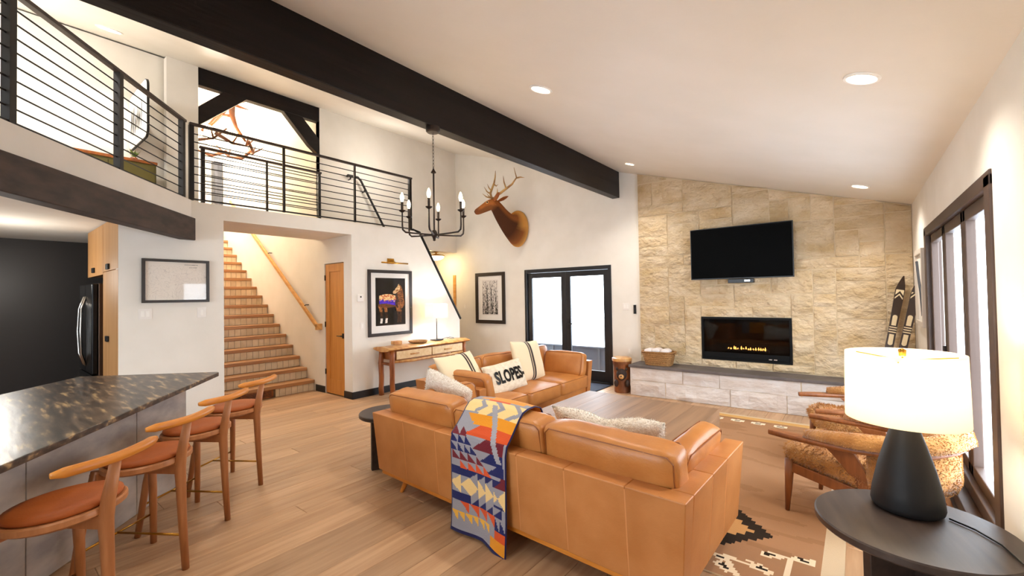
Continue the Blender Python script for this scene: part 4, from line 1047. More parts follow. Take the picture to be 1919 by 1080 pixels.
# ================================================================ SHEEPSKIN LOUNGE CHAIRS
def make_chair(label):
    t = thing('lounge_chair', label, 'chair', (0, 0, 0), 0, 'sheepskin lounge chairs'); rr = random.Random(9)
    for sx in (-1, 1):
        G().tube([(sx*.285, .36, .375), (sx*.285, .37, .20), (sx*.282, .385, 0)], [.031, .025, .014], 9).build('leg', m_wood, t, smooth=True)
        G().tube([(sx*.27, -.22, .30), (sx*.27, -.32, .15), (sx*.27, -.40, 0)], [.032, .025, .014], 9).build('leg', m_wood, t, smooth=True)
        G().hexa([(sx*.285-.014, -.32, .19), (sx*.285+.014, -.32, .19), (sx*.285+.014, .37, .29), (sx*.285-.014, .37, .29), (sx*.285-.014, -.32, .26), (sx*.285+.014, -.32, .26), (sx*.285+.014, .37, .36), (sx*.285-.014, .37, .36)]).build('side_rail', m_wood, t, bevel=.006)
        g = G(); rings = []
        for q in range(7):
            f = q/6; y = -.13+.19*f**1.4; z = .22+.33*f; wdt = .050+.035*f**3; x = sx*(.293+.02*f)
            rings.append([Vector((x-.014, y-wdt, z)), Vector((x+.014, y-wdt, z)), Vector((x+.014, y+wdt, z)), Vector((x-.014, y+wdt, z))])
        g.loft(rings).build('arm_support', m_wood, t, bevel=.005)
    pts = []; rs_ = []
    for sx in (-1,):
        half = [(.335, .47, .552), (.345, .36, .556), (.352, .16, .560), (.345, -.06, .566), (.315, -.24, .580), (.24, -.38, .602), (.12, -.45, .622), (0, -.47, .630)]
    pts = [(-x, y, z) for x, y, z in half] + [(x, y, z) for x, y, z in half[-2::-1]]
    wd = [.022, .042, .046, .044, .04, .036, .033, .033]; wd = wd+wd[-2::-1]
    rings = []
    P = [Vector(p) for p in pts]
    for i, p in enumerate(P):
        tt = (P[min(i+1, len(P)-1)]-P[max(i-1, 0)]).normalized(); sd_ = tt.cross(Vector((0, 0, 1))).normalized(); q = wd[i]; uu = Vector((0, 0, .018))
        rings.append([p+sd_*q*.85+uu, p+sd_*q, p+sd_*q*.8-uu, p-sd_*q*.8-uu, p-sd_*q, p-sd_*q*.85+uu])
    G().loft(rings).build('arm_rail', m_wood, t, smooth=True, angle=50, bevel=.004)
    # fleece
    seat = G().puff(.60, .66, .15, .07, .03, 10, .012).xf(Matrix.Translation((0, .08, .385)) @ Matrix.Rotation(R(6), 4, 'X'))
    so = seat.build('seat', m_fleece, t, smooth=True, weld=True); fur(seat, 9000, .026, 'fleece', m_fleece, so, .0035, .25, rr)
    bk = G(); rings = []
    for i in range(13):
        a = -PI*.5+PI*i/12*1.0; x, y = .30*math.sin(a), -.10-.33*math.cos(a)
        n = Vector((math.sin(a), -math.cos(a), 0)); top = .57+.085*math.cos(a); bot = .34-.0*math.cos(a)
        c = Vector((x, y, 0)); th = .035
        rings.append([c+n*th*.3+Vector((0, 0, bot)), c+n*th+Vector((0, 0, bot+.06)), c+n*th*.9+Vector((0, 0, top-.05)), c+n*.0+Vector((0, 0, top+.03)), c-n*th*1.1+Vector((0, 0, top-.03)), c-n*th*1.2+Vector((0, 0, bot+.08)), c-n*th*.4+Vector((0, 0, bot))])
    bk.loft(rings); bo_ = bk.build('backrest', m_fleece, t, smooth=True); fur(bk, 7000, .026, 'fleece', m_fleece, bo_, .0035, .3, rr)
    ap = G(); rings = []
    for i in range(len(P)):
        if i < 2 or i > len(P)-3: continue
        p = P[i]; tt = (P[i+1]-P[i-1]).normalized(); sd_ = tt.cross(Vector((0, 0, 1))).normalized(); q = .6 if i in (2, len(P)-3) else 1
        if i in (2, len(P)-3): p = p+Vector((0, .07, 0))
        rings.append([p+Vector((0, 0, .019))+sd_*.062*q*math.cos(k)+Vector((0, 0, max(0, math.sin(k))*.092*q)) for k in [2*PI*j/9 for j in range(9)]])
    ap.loft(rings); ao = ap.build('arm_fleece', m_fleece, t, smooth=True); fur(ap, 5000, .02, 'fleece', m_fleece, ao, .003, .3, rr)
    return t
c1 = make_chair('nearer sheepskin lounge chair with wooden arms, behind the table lamp')
c2 = copy_tree(c1); c2['label'] = 'farther sheepskin lounge chair with wooden arms, closest to the hearth'
def aim(o, x, y, fx, fy): o.location = (x, y, .012); o.rotation_euler = (0, 0, math.atan2(-fx, fy))
aim(c1, .02, 3.84, -.955, .295)
aim(c2, .06, 4.94, -.965, -.26)

# ================================================================ LOG CONSOLE, LAMP, TRAY
cn = thing('log_console', 'rustic peeled log console table with two drawers by the wall', 'console table', (-5.96, 5.0, 0))
g = G(); rings = []
for i in range(13):
    y = -.90+1.80*i/12; e = .02*noise.noise(Vector((y*4, 1, 0))); ring = []
    for k in range(12):
        a = 2*PI*k/12; cx, sz = math.cos(a), math.sin(a); ring.append(Vector((cx*(.225+e+.012*noise.noise(Vector((y*6, k, 2)))), y, .765+sz*(.035 if sz > 0 else .04)+.008*noise.noise(Vector((y*5, k, 5))))))
    rings.append(ring)
g.loft(rings).build('slab_top', m_log, cn, smooth=True, angle=60)
for y, x in ((-.80, .15), (-.80, -.15), (.80, .15), (.80, -.15)):
    p = [(x+.012*noise.noise(Vector((q, y, x))), y+.02*noise.noise(Vector((q+9, y, x))), .735*(1-q/7)) for q in range(8)]
    G().tube(p, [.042+.006*noise.noise(Vector((q*1.3, x, y))) for q in range(8)], 10).build('leg', m_logdark, cn, smooth=True)
G().bx(-.17, -.75, .58, .165, .76, .73).build('drawer_box', m_logdark, cn, bevel=.004)
for a in (-.735, .01):
    d = G().bx(.165, a, .592, .182, a+.725, .722).build('drawer', m_drawer, cn, bevel=.004)
    G().tube([(.182, a+.27, .655), (.205, a+.29, .657), (.207, a+.43, .657), (.182, a+.45, .655)], .011, 7).build('pull', m_log, d, smooth=True)
G().tube([(.15, -.76, .56), (.165, -.4, .545), (.15, 0, .55), (.165, .4, .545), (.15, .77, .56)], [.022, .026, .023, .026, .022], 9).build('apron_log', m_log, cn, smooth=True)
for s_ in (-1, 1): G().tube([(-.15, s_*.8, .52), (.15, s_*.8, .52)], .024, 8).build('end_log', m_logdark, cn, smooth=True)
bl_ = thing('console_lamp', 'slim black table lamp with white rectangular shade on the console', 'lamp', (-5.98, 5.29, .803))
G().bx(-.07, -.10, 0, .07, .10, .018).build('base', m_blackmetal, bl_, bevel=.004); G().tube([(0, 0, .017), (0, 0, .44)], .0085, 8).build('pole', m_blackmetal, bl_, smooth=True)
g = G(); a, b = .10, .19
rings = [[Vector((sx*a*q, sy*b*q, z)) for sx, sy in ((-1, -1), (1, -1), (1, 1), (-1, 1))] for q, z in ((1, .40), (.97, .66), (.955, .66), (.985, .40), (1, .40))]
g.loft(rings, cap=False).build('lamp_shade', m_shade, bl_); G().ball((0, 0, .49), (.025, .025, .035)).build('bulb', m_bulb, bl_, smooth=True)
point('console_lamp_light', (-5.98, 5.29, 1.33), 18, (1, .98, .95), .06)
ty = thing('woven_tray', 'woven tray lying on the log console beside the lamp', 'tray', (-5.98, 4.86, .802))
G().lathe([(.10, .004), (.15, .006), (.165, .035), (.158, .036), (.145, .012), (.004, .012)], seg=24).build('tray', m_wicker, ty, smooth=True, angle=40)
for k in range(3): G().lathe([(.150+k*.006, .012+k*.008), (.156+k*.006, .016+k*.008), (.150+k*.006, .02+k*.008)], seg=24, cap=False).build('coil', m_wicker, ty)
tag(G().bx(-6.12, 4.40, .801, -6.0, 4.54, .862).build('small_box', m_log, None, bevel=.006, loc=(-6.06, 4.47, .801)), 'small wooden box on the left end of the log console', 'box')
tag(G().tube([(-5.93, 5.36, .818), (-5.86, 5.42, .85), (-5.84, 5.52, .822), (-5.9, 5.64, .812), (-6.02, 5.74, .812), (-6.15, 5.76, .815), (-6.203, 5.76, .80), (-6.208, 5.76, .5), (-6.208, 5.76, .1)], .004, 6).build('lamp_cord', m_black, None, smooth=True, loc=(-5.9, 5.5, .81)), 'black lamp cord trailing over the log console', 'cord')
# ================================================================ PICTURES ON THE WALLS
def picture(name, label, cat, mt, w, h, fw_, fmat, cf, nx, ny, pw, ph, px=0, pz=0, glass=True, depth=.03):
    """picture in local XZ facing -Y: frame, mat board, print, glass"""
    t = bpy.data.objects.new(name, None); C.objects.link(t); t.matrix_world = mt; tag(t, label, cat)
    g = G(); a, b = w/2, h/2
    for q in (((-a, -b), (-a+fw_, -b+fw_), (-a+fw_, b-fw_), (-a, b)), ((a, -b), (a, b), (a-fw_, b-fw_), (a-fw_, -b+fw_)), ((-a, -b), (a, -b), (a-fw_, -b+fw_), (-a+fw_, -b+fw_)), ((-a, b), (-a+fw_, b-fw_), (a-fw_, b-fw_), (a, b))):
        g.prism(list(q), 'y', -depth, -.001)
    g.build('frame', fmat, t, bevel=.002)
    G().bx(-a+fw_-.002, -.012, -b+fw_-.002, a-fw_+.002, -.004, b-fw_+.002).build('mat_board', m_mat, t)
    s = sheet('print', pw, ph, nx, ny, cf, m_print, t); s.location = (px, -.0135, pz)
    if glass: G().bx(-a+fw_-.001, -depth*.72, -b+fw_-.001, a-fw_+.001, -depth*.72+.002, b-fw_+.001).build('glass', m_picglass, t)
    return t
def onA(y, z, x=XA+.001): return basis((x, y, z), (0, 1, 0), (0, 0, 1))       # faces +X
def onB(x, z, y=YB-.001): return basis((x, y, z), (1, 0, 0), (0, 0, 1))       # faces -Y
def horse(u, v):
    x, z = u*.62, v*1.0                              # print is .59 x .84 or so; z up
    def el(cx, cz, a, b, rot=0):
        dx, dz = x-cx, z-cz; c, s = math.cos(rot), math.sin(rot); return ((dx*c+dz*s)/a)**2+((-dx*s+dz*c)/b)**2 < 1
    n = noise.noise(Vector((x*30, z*30, 1))); n2 = noise.noise(Vector((x*12, z*60, 4)))
    brown = (150+70*n, 92+50*n, 44+30*n); dark = (64+40*n, 36+24*n, 18+10*n); bg = (14, 11, 12)
    if z < .04: bg = (30, 20, 16)
    # ears, head turned back, neck
    if el(.475, .845, .014, .035, -.2): return (206, 170, 120)
    if el(.45, .76, .085, .042, .95): return (218+30*n, 182+40*n, 130+40*n) if n2 > -.3 else brown
    if el(.392, .70, .04, .035, .7): return (212, 176, 132)
    if el(.515, .66, .062, .20, .12): return brown if n2 > -.15 else (96, 56, 28)
    if el(.47, .60, .06, .12, .2): return (70+30*n, 44, 26)
    if el(.50, .47, .10, .13, .0): return brown if x > .46 else dark
    # blanket over the back
    if .075 < x < .42 and .43+.03*math.sin(x*9) < z < .66-.35*(x-.24)**2*4:
        f = (z-.43)/.23
        if f < .22+.25*n2+.2: return (70+50*n, 40, 190+50*n)
        return (236+15*n, 190+60*n, 130+70*n) if n > -.1 else (206, 110, 70)
    if el(.25, .43, .20, .06): return (110+40*n, 66, 34)
    for lx, sock in ((.10, 1), (.20, 1), (.45, 0), (.50, 0)):
        wl = .022+.02*max(0, (z-.25)/.2)
        if .05 < z < .42 and abs(x-lx-.02*math.sin(z*9)) < wl:
            if sock and z < .15: return (236, 226, 214)
            return brown if z > .28 else dark
    return bg
picture('horse_picture', 'black framed picture of a blanketed horse above the log console', 'picture', onA(4.474, 1.501), .884, 1.104, .052, m_darkframe, horse, 84, 120, .60, .80, 0, .02)
def mapf(u, v):
    n = noise.noise(Vector((u*3.2, v*3.2, 0)))*3+noise.noise(Vector((u*9, v*9, 5)))*.8
    c = (232, 222, 210)
    if abs((n*3) % 1-.5) < .06 and .03 < u < .97 and .06 < v < .9: c = (214, 203, 191)
    if abs(noise.noise(Vector((u*6, v*5, 9)))) < .015 and v < .85: c = (212, 203, 193)
    if .62 < u < .86 and .915 < v < .945 and (u*46) % 1 > .3: c = (150, 142, 134)
    if .70 < u < .84 and .83 < v < .895 and ((v*60) % 1 > .4) and (u*37 % 1) > .25: c = (186, 178, 168)
    return c
picture('map_picture', 'black framed pale trail map above two light switches', 'picture', onA(1.512, 1.822), .64, .50, .030, m_darkframe, mapf, 140, 100, .585, .445)
def birch(u, v):
    c = (226, 220, 214)
    if not (.04 < u < .96 and .03 < v < .97): return c
    for k in range(15):
        cx = .05+.065*k+.05*math.sin(v*4+k*1.7)*(v)+.03*noise.noise(Vector((v*5, k, 3)))
        wd = .022*(1.15-v)*(1+.5*math.sin(k*5))
        if abs(u-cx) < wd: return (58, 54, 52) if noise.noise(Vector((u*50, v*24, k))) > -.25 else (190, 184, 178)
    if noise.noise(Vector((u*26, v*20, 2))) > .32-.25*(1-v)*.6: return (112, 106, 102)
    return c
picture('birch_picture', 'dark framed black and white print of bare trees beside the glass door', 'picture', onB(-6.17, 1.545), .835, 1.095, .075, m_darkframe, birch, 60, 110, .46, .76, 0, .01)
# picture light over the horse
pl_ = thing('picture_light', 'brass picture light mounted above the horse picture', 'light', (XA+.001, 4.48, 2.17))
G().bx(0, -.065, -.005, .02, .065, .085).build('wall_plate', m_brass, pl_, bevel=.003)
G().tube([(.02, 0, .04), (.10, 0, .04), (.13, 0, .01)], .008, 7).build('arm', m_brass, pl_, smooth=True)
G().tube([(.135, -.265, 0), (.135, .265, 0)], .013, 9).build('lamp_bar', m_brass, pl_, smooth=True)
# wall plates
def plate(name, label, cat, mt, w, h, kind, group=None):
    t = bpy.data.objects.new(name, None); C.objects.link(t); t.matrix_world = mt; tag(t, label, cat, group)
    G().bx(-w/2, -.006, -h/2, w/2, 0, h/2).build('cover_plate', m_white, t, bevel=.002)
    for i in range(kind):
        x = (i-(kind-1)/2)*.046; G().bx(x-.016, -.010, -.033, x+.016, -.005, .033).build('rocker', m_trim, t, bevel=.002)
    return t
plate('light_switch', 'white two-rocker light switch under the left end of the map', 'switch', onA(1.225, 1.45), .118, .118, 2)
plate('light_switch', 'white light switch under the right end of the map', 'switch', onA(1.757, 1.445), .092, .118, 1)
plate('light_switch', 'white wall switch between glass door and stone wall', 'switch', onB(-3.09, 1.372), .118, .118, 2)
plate('light_switch', 'small white switch on the wall left of the tree print', 'switch', onB(-6.93, 1.36), .07, .115, 1)
plate('light_switch', 'white wall switch left of the horse picture frame', 'switch', onA(3.93, 1.14), .07, .115, 1)
plate('wall_outlet', 'white outlet low on the wall beside the carved stump', 'outlet', onB(-3.04, .62), .075, .115, 1)
th = thing('thermostat', 'small white thermostat with dark eye left of the horse', 'thermostat', (XA+.001, 3.895, 1.59))
G().bx(0, -.055, -.06, .022, .055, .06).build('body', m_white, th, bevel=.006); G().ball((.023, .005, .018), (.004, .014, .014)).build('sensor_eye', m_black, th)
rm = thing('wall_remote', 'black remote control hung at the edge of the stone wall', 'remote', (-2.93, YB-.001, 1.325))
G().bx(-.022, -.022, -.075, .022, 0, .075).build('body', m_black, rm, bevel=.004); G().ball((0, -.022, .04), (.009, .003, .009)).build('button', m_firebox, rm)

# ================================================================ ELK
ek = bpy.data.objects.new('elk_mount', None); C.objects.link(ek); ek.location = (-5.38, YB-.001, 2.98); tag(ek, 'mounted brown elk head with antlers high on the white wall', 'wall mount')
sp = [  # centre of each ring, half width across, half height
    ((.01, -.004, -.02), .25, .37), ((.03, -.07, -.02), .262, .365), ((.055, -.18, -.02), .235, .325), ((.045, -.28, -.01), .185, .235), ((-.005, -.40, .09), .138, .18), ((-.055, -.49, .215), .112, .15),
    ((-.095, -.55, .33), .092, .125), ((-.135, -.60, .402), .096, .128), ((-.20, -.625, .405), .092, .114), ((-.29, -.635, .372), .080, .102), ((-.39, -.645, .340), .066, .086), ((-.48, -.65, .312), .058, .076), ((-.55, -.655, .298), .052, .064), ((-.590, -.657, .294), .030, .034)]
rings = []
cen = [Vector(s_[0]) for s_ in sp]
for i, (c, a, b) in enumerate(sp):
    c = Vector(c); tt = (cen[min(i+1, len(sp)-1)]-cen[max(i-1, 0)]).normalized()
    if i == 0: tt = Vector((0, -1, 0))
    side = tt.cross(Vector((0, 0, 1))); side = side.normalized(); upv_ = side.cross(tt).normalized()
    ring = []
    for k in range(16):
        q = 2*PI*k/16; s_, u_ = math.cos(q), math.sin(q)
        jw = 1-.28*max(0, -u_) if i > 6 else 1.0       # narrower jaw
        lowx = 1.0+.12*max(0, -u_)*(1 if i < 4 else 0)
        ring.append(c+side*a*s_*jw+upv_*b*u_*lowx)
    rings.append(ring)
g = G().loft(rings)
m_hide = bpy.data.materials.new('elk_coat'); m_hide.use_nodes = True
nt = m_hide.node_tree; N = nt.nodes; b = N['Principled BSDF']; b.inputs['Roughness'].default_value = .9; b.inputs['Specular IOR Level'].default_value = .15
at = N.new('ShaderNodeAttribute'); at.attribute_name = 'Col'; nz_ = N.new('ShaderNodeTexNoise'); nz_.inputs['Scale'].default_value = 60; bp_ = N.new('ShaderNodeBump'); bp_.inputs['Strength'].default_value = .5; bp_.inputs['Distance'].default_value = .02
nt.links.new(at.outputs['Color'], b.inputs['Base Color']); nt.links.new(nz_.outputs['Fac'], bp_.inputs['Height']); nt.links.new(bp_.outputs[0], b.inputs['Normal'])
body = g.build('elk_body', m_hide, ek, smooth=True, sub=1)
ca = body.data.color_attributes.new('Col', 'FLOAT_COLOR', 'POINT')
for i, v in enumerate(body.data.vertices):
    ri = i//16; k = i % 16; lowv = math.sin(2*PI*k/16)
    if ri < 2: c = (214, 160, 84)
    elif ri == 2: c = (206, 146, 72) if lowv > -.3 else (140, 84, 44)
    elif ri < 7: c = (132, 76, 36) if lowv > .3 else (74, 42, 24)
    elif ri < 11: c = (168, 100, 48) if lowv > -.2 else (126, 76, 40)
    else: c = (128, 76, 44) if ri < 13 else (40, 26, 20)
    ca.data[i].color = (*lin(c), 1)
hs = (Vector((-.20, -.625, .408))-Vector((-.39, -.645, .345))).normalized()
sdv = Vector((0, 0, 1)).cross(hs).normalized()            # towards the viewer's side of the head
if sdv.y > 0: sdv = -sdv
m_ring = M('tan_eye_ring', (214, 160, 98), rough=.9)
for q in (1, -1):
    e0 = Vector((-.215, -.627, .435))+sdv*.084*q
    ey = G().ball(tuple(e0), (.020, .016, .018)).build('eye', m_black, ek, smooth=True)
    G().lathe([(.018, .004), (.034, .006), (.030, -.006)], seg=14).xf(basis(tuple(e0), (1, 0, 0), sdv*q)).build('eye_ring', m_ring, ey)
    a0 = Vector((-.09, -.60, .46))+sdv*.06*q; d = Vector((.30, -.10, .10)).normalized() if q > 0 else Vector((.25, .25, .12)).normalized()
    w_ = Vector((-.75, -.66, 0)); w_ = (w_-d*w_.dot(d)).normalized(); g = G(); ring = []
    for f, r_ in ((0, .024), (.25, .060), (.55, .074), (.8, .052), (1, .008)):
        c = a0+d*.235*f+Vector((0, 0, .03*f)); vv = d.cross(w_).normalized(); ring.append([c+w_*r_*.30*math.cos(2*PI*k/8)+vv*r_*math.sin(2*PI*k/8) for k in range(8)])
    er = g.loft(ring).build('ear', m_elk, ek, smooth=True)
for pts, tn in (([(-.10, -.62, .50), (-.02, -.645, .545), (.089, -.66, .575), (.303, -.71, .632), (.434, -.73, .675), (.545, -.74, .772), (.463, -.71, .982)],
                 [((.256, -.7, .642), (.205, -.69, .76), (.187, -.69, .889)), ((-.022, -.64, .545), (.02, -.67, .60), (.036, -.69, .67)), ((.545, -.74, .765), (.63, -.74, .765), (.727, -.74, .739)), ((-.08, -.63, .51), (-.16, -.70, .53), (-.20, -.73, .60))]),
                ([(-.16, -.60, .49), (-.235, -.56, .56), (-.282, -.53, .657), (-.262, -.49, .768), (-.232, -.47, .863), (-.201, -.47, .975), (-.175, -.49, 1.094)],
                 [((-.215, -.57, .535), (-.35, -.57, .585), (-.461, -.57, .668)), ((-.275, -.53, .640), (-.37, -.53, .70), (-.451, -.53, .814)), ((-.271, -.51, .702), (-.34, -.5, .77), (-.399, -.49, .867)), ((-.24, -.47, .842), (-.20, -.44, .80), (-.16, -.43, .83))])):
    g = G(); g.tube(pts, [.030, .026, .024, .021, .018, .013, .004], 8)
    for tt in tn: g.tube(tt, [.017, .013, .002], 7)
    g.build('antler', m_antler, ek, smooth=True)
G().ball((-.578, -.657, .306), (.022, .030, .022)).build('nose', m_black, ek, smooth=True)

# ================================================================ TELEVISION AND FIRE
tv = thing('television', 'black flat television on the stone wall over the fireplace', 'television', (-1.305, 6.83, 2.155))
G().bx(-.657, -.02, -.377, .657, .02, .377).build('casing', m_black, tv, bevel=.004)
G().bx(-.645, -.0215, -.362, .645, -.0195, .365).build('screen', m_screen, tv)
G().bx(-.20, .019, -.15, .20, .062, .15).build('wall_bracket', m_black, tv)
sb = thing('media_box', 'small black box fixed below the television', 'media box', (-1.30, 6.89, 1.748))
G().bx(-.165, -.03, -.03, .165, .06, .026).build('body', m_black, sb, bevel=.004); G().bx(.05, -.0315, -.012, .12, -.029, .012).build('clear_window', m_steel, sb)
fp = thing('gas_fireplace', 'black gas fireplace insert with a low row of flames', 'fireplace', (-1.285, YB, .9035))
hw, hh = .5795, .318
g = G(); g.bx(-hw, -.052, -hh, -hw+.03, .3, hh); g.bx(hw-.03, -.052, -hh, hw, .3, hh); g.bx(-hw+.03, -.052, hh-.035, hw-.03, .3, hh); g.bx(-hw+.03, -.052, -hh, hw-.03, .3, -hh+.03)
g.build('frame', m_firebox, fp, bevel=.003)
G().bx(-hw+.03, .28, -hh+.03, hw-.03, .3, hh-.035).build('back_panel', m_firebox, fp)
G().bx(-hw+.031, -.045, -hh+.031, hw-.031, -.03, -hh+.115).build('lower_panel', m_firebox, fp, bevel=.003)
for k in range(2): G().bx(.30+k*.06, -.048, -hh+.045, .34+k*.06, -.0445, -hh+.06).build('control', m_steel, fp)
G().bx(-hw+.031, -.028, -hh+.116, hw-.031, -.022, hh-.036).build('glass', glass_mat('fire_glass', (190, 190, 190), .025), fp)
G().bx(-.28, .08, -hh+.116, .28, .20, -hh+.15).build('burner', m_firebox, fp)
rf = random.Random(4)
for k in range(16):
    x = -.24+.032*k+rf.uniform(-.006, .006); h_ = rf.uniform(.025, .06)
    G().lathe([(.004, 0), (.012, h_*.25), (.008, h_*.6), (.001, h_)], (x, .12+rf.uniform(-.02, .02), -hh+.15), 7).build('flame', m_flame, fp, smooth=True)
for k in range(22): G().ball((rf.uniform(-.27, .27), rf.uniform(.085, .19), -hh+.156), (.012, .010, .008), 6, 4).build('ember_stone', m_graywood, fp)

# basket, towels
bk = thing('wicker_basket', 'wicker basket of rolled white towels on the slate hearth', 'basket', (-2.44, 6.70, .474), R(2))
def orr(w_, d_, z, n=28, e=4.0):
    o = []
    for k in range(n):
        a = 2*PI*k/n; c, s = math.cos(a), math.sin(a); q = (abs(c)**e+abs(s)**e)**(-1/e); o.append(Vector((w_*q*c, d_*q*s, z)))
    return o
g = G(); rings = []
for i in range(15):
    f = i/14; e = .004 if i % 2 else 0; rings.append(orr(.195+.045*f+e, .12+.03*f+e, .21*f))
rings += [orr(.228, .138, .21), orr(.19, .112, .03)]
g.loft(rings).build('body', m_wicker, bk, smooth=False)
g = G(); g.loft([orr(.245+.010*math.cos(a), .155+.010*math.cos(a), .208+.010*math.sin(a)) for a in [2*PI*k/6 for k in range(7)]], cap=False).build('rim', m_wicker, bk, smooth=True)
for s_ in (-1, 1): G().tube([(s_*.247, -.05, .175), (s_*.262, -.02, .19), (s_*.262, .02, .19), (s_*.247, .05, .175)], .007, 6).build('handle', m_wicker, bk)
for i, (x, z, r_) in enumerate(((-.14, .215, .062), (-.02, .225, .062), (.11, .218, .062))):
    g = G(); rings = []
    for q in range(7):
        y = -.105+.21*q/6; k_ = .7 if q in (0, 6) else 1; rings.append([Vector((x+(r_*1.12)*k_*math.cos(2*PI*k/14), y, z+r_*.62*k_*math.sin(2*PI*k/14))) for k in range(14)])
    o = g.loft(rings).xf(Matrix.Translation((-2.44, 6.70, .474)) @ Matrix.Rotation(R(2), 4, 'Z')).build('rolled_towel', m_towel, None, smooth=True, loc=(-2.44+x, 6.70, .474+z-.04))
    tag(o, ['white rolled towel at the left of the wicker basket', 'white rolled towel in the middle of the wicker basket', 'white rolled towel at the right of the wicker basket'][i], 'towel', 'towels in the basket')

# carved stump
cs = thing('carved_stump', 'carved wooden bear stump standing at the left end of the hearth', 'carving', (-3.02, 6.62, 0))
g = G(); rings = []
for z, r_ in ((0, .125), (.06, .13), (.12, .122), (.2, .13), (.34, .135), (.42, .13), (.47, .145), (.53, .15), (.545, .14)):
    rings.append([Vector(((r_+.012*noise.noise(Vector((math.cos(a)*2, math.sin(a)*2, z*6))))*math.cos(a), (r_+.012*noise.noise(Vector((math.cos(a)*2+5, math.sin(a)*2, z*6))))*math.sin(a), z)) for a in [2*PI*k/18 for k in range(18)]])
g.loft(rings).build('trunk', m_stump, cs, smooth=True, angle=55)
G().lathe([(.150, .50), (.158, .51), (.156, .548), (.14, .56), (.004, .562)], seg=18).build('top_slab', m_log, cs, smooth=True, angle=40)
m_bear = M('dark_carving', (52, 34, 24), rough=.7, bump=.3, bscale=(40, 40, 40))
fx = Vector((.35, -.94, 0))
hd_ = G().ball(tuple(fx*.115+Vector((0, 0, .30))), (.085, .07, .095), 14, 9).build('bear_head', m_bear, cs, smooth=True)
G().ball(tuple(fx*.185+Vector((0, 0, .275))), (.042, .04, .038), 12, 8).build('muzzle', m_log, hd_, smooth=True)
G().ball(tuple(fx*.222+Vector((0, 0, .288))), (.014, .012, .010)).build('nose', m_black, hd_)
for s_ in (-1, 1):
    sd_ = Vector((-fx.y, fx.x, 0))*s_
    G().ball(tuple(fx*.11+sd_*.07+Vector((0, 0, .385))), (.026, .02, .026)).build('ear', m_bear, hd_, smooth=True); G().ball(tuple(fx*.178+sd_*.03+Vector((0, 0, .325))), .008).build('eye', m_black, hd_)
    G().ball(tuple(fx*.12+sd_*.085+Vector((0, 0, .16))), (.035, .04, .06)).build('paw', m_bear, cs, smooth=True)

# skis in the corner
def ski(label, foot, top, twist):
    foot, top = Vector(foot), Vector(top); z = (top-foot).normalized(); L_ = (top-foot).length; t = bpy.data.objects.new('vintage_ski', None); C.objects.link(t)
    t.matrix_world = basis(tuple(foot), Vector((1, twist, -.2)), z); tag(t, label, 'ski', 'old skis in the corner')
    n = 24; rings = []
    for i in range(n+1):
        f = i/n; zz = L_*f; w_ = .045-.008*math.sin(PI*min(1, f*1.1)); y = 0
        if f > .86: q = (f-.86)/.14; w_ *= max(.12, (1-q**1.8)); y = -.05*q*q
        rings.append([Vector((-w_, y-.009, zz)), Vector((w_, y-.009, zz)), Vector((w_, y+.007, zz)), Vector((-w_, y+.007, zz))])
    G().loft(rings).build('board', m_ski, t)
    m_c = m_cream_paint
    def mark(poly): G().prism(poly, 'y', -.0102, -.0085).build('painted_mark', m_c, t)
    def stad(z0, z1, r_=.022):
        pts = [(r_*math.cos(a), z0+r_+r_*math.sin(a)) for a in [PI+PI*k/8 for k in range(9)]]+[(r_*.95, z1), (-r_*.95, z1)]; mark(pts)
    def stad2(z0, z1, r_=.022):
        pts = [(-r_*.95, z0), (r_*.95, z0)]+[(r_*math.cos(a), z1-r_+r_*math.sin(a)) for a in [PI*k/8 for k in range(9)]]; mark(pts)
    b = .48
    stad(b, b+.13); [mark([(-.034, b+.150+.028*k), (.034, b+.150+.028*k), (.034, b+.162+.028*k), (-.034, b+.162+.028*k)]) for k in range(3)]; stad2(b+.235, b+.36)
    c = b+.55
    for z0, th_ in ((c, .02), (c+.05, .06)): mark([(-.036, z0), (0, z0+.05), (.036, z0), (.036, z0+th_), (0, z0+.05+th_), (-.036, z0+th_)])
    return t
m_cream_paint = M('cream_paint', (226, 206, 166), rough=.6)
ski('dark wooden ski with cream marks, left one of the corner pair', (.195, 6.60, .476), (.440, 6.86, 1.73), .10)
ski('dark wooden ski with cream marks, right one nearest the window wall', (.300, 6.58, .476), (.452, 6.78, 1.71), -.06)

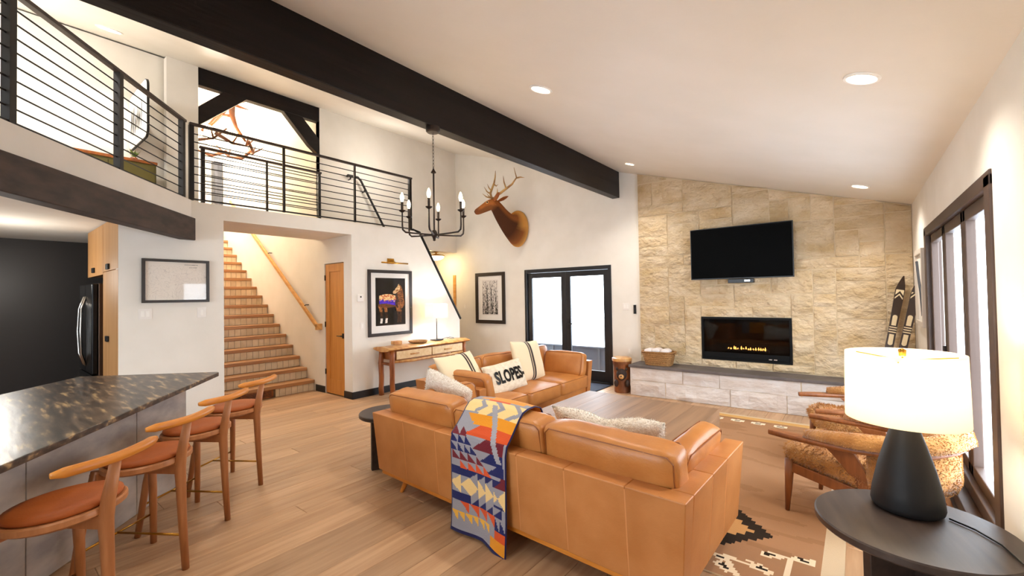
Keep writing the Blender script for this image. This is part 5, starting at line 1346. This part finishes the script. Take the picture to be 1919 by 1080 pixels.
# right wall: shadow-box frame and heater
wf = thing('wall_frame', 'pale wooden shadow-box frame on the window wall beside the skis', 'picture', (XR-.001, 6.10, 1.60))
m_pale = M('pale_frame', (206, 196, 182), rough=.6)
g = G(); g.bx(-.034, -.32, -.39, 0, -.27, .39); g.bx(-.034, .27, -.39, 0, .32, .39); g.bx(-.034, -.27, -.39, 0, .27, -.34); g.bx(-.034, -.27, .34, 0, .27, .39); g.build('frame', m_pale, wf, bevel=.003)
G().bx(-.012, -.27, -.34, -.004, .27, .34).build('backing', m_mat, wf)
G().tube([(-.02, -.2, -.28), (-.022, -.1, -.05), (-.02, .08, .1), (-.022, .2, .28)], .012, 6).build('branch', m_graywood, wf)
bh = thing('baseboard_heater', 'long brown baseboard heater under the right window', 'heater', (XR-.001, 3.9, 0))
G().bx(-.07, -1.9, .03, -.0, 1.75, .30).build('cover', m_windowwood, bh, bevel=.006); G().bx(-.085, -1.9, .215, -.069, 1.75, .225).build('slot_lip', m_darkframe, bh); G().bx(-.082, -1.9, .05, -.069, 1.75, .20).build('front_plate', m_cab, bh, bevel=.003)
for y in (-1.88, 1.73): G().bx(-.088, y-.02, .0, -.0, y+.02, .305).build('end_cap', m_windowwood, bh, bevel=.003)
mt_ = tag(G().bx(-4.55, 6.28, .001, -3.36, 6.93, .014).build('door_mat', M('navy_mat', (42, 46, 60), (30, 33, 46), rough=.95, scale=(40, 40, 40), bump=.4, bscale=(90, 90, 90)), None, bevel=.004, loc=(-3.9, 6.6, 0)), 'dark blue door mat inside the black glass door', 'mat')
# outside the glass door
fe = thing('patio_screen', 'gray panelled patio screen outside the glass door', 'screen', (-4.2, 7.95, -.03))
for k in range(5): G().bx(-3.2+k*1.1, -.02, .02, -3.2+k*1.1+1.085, .02, .515).build('panel', m_grayclad, fe, bevel=.004); G().bx(-3.22+k*1.1, -.045, 0, -3.185+k*1.1, .045, .53).build('post', m_graywood, fe)
G().bx(-3.25, -.05, .52, 2.35, .05, .55).build('top_rail', m_grayclad, fe)
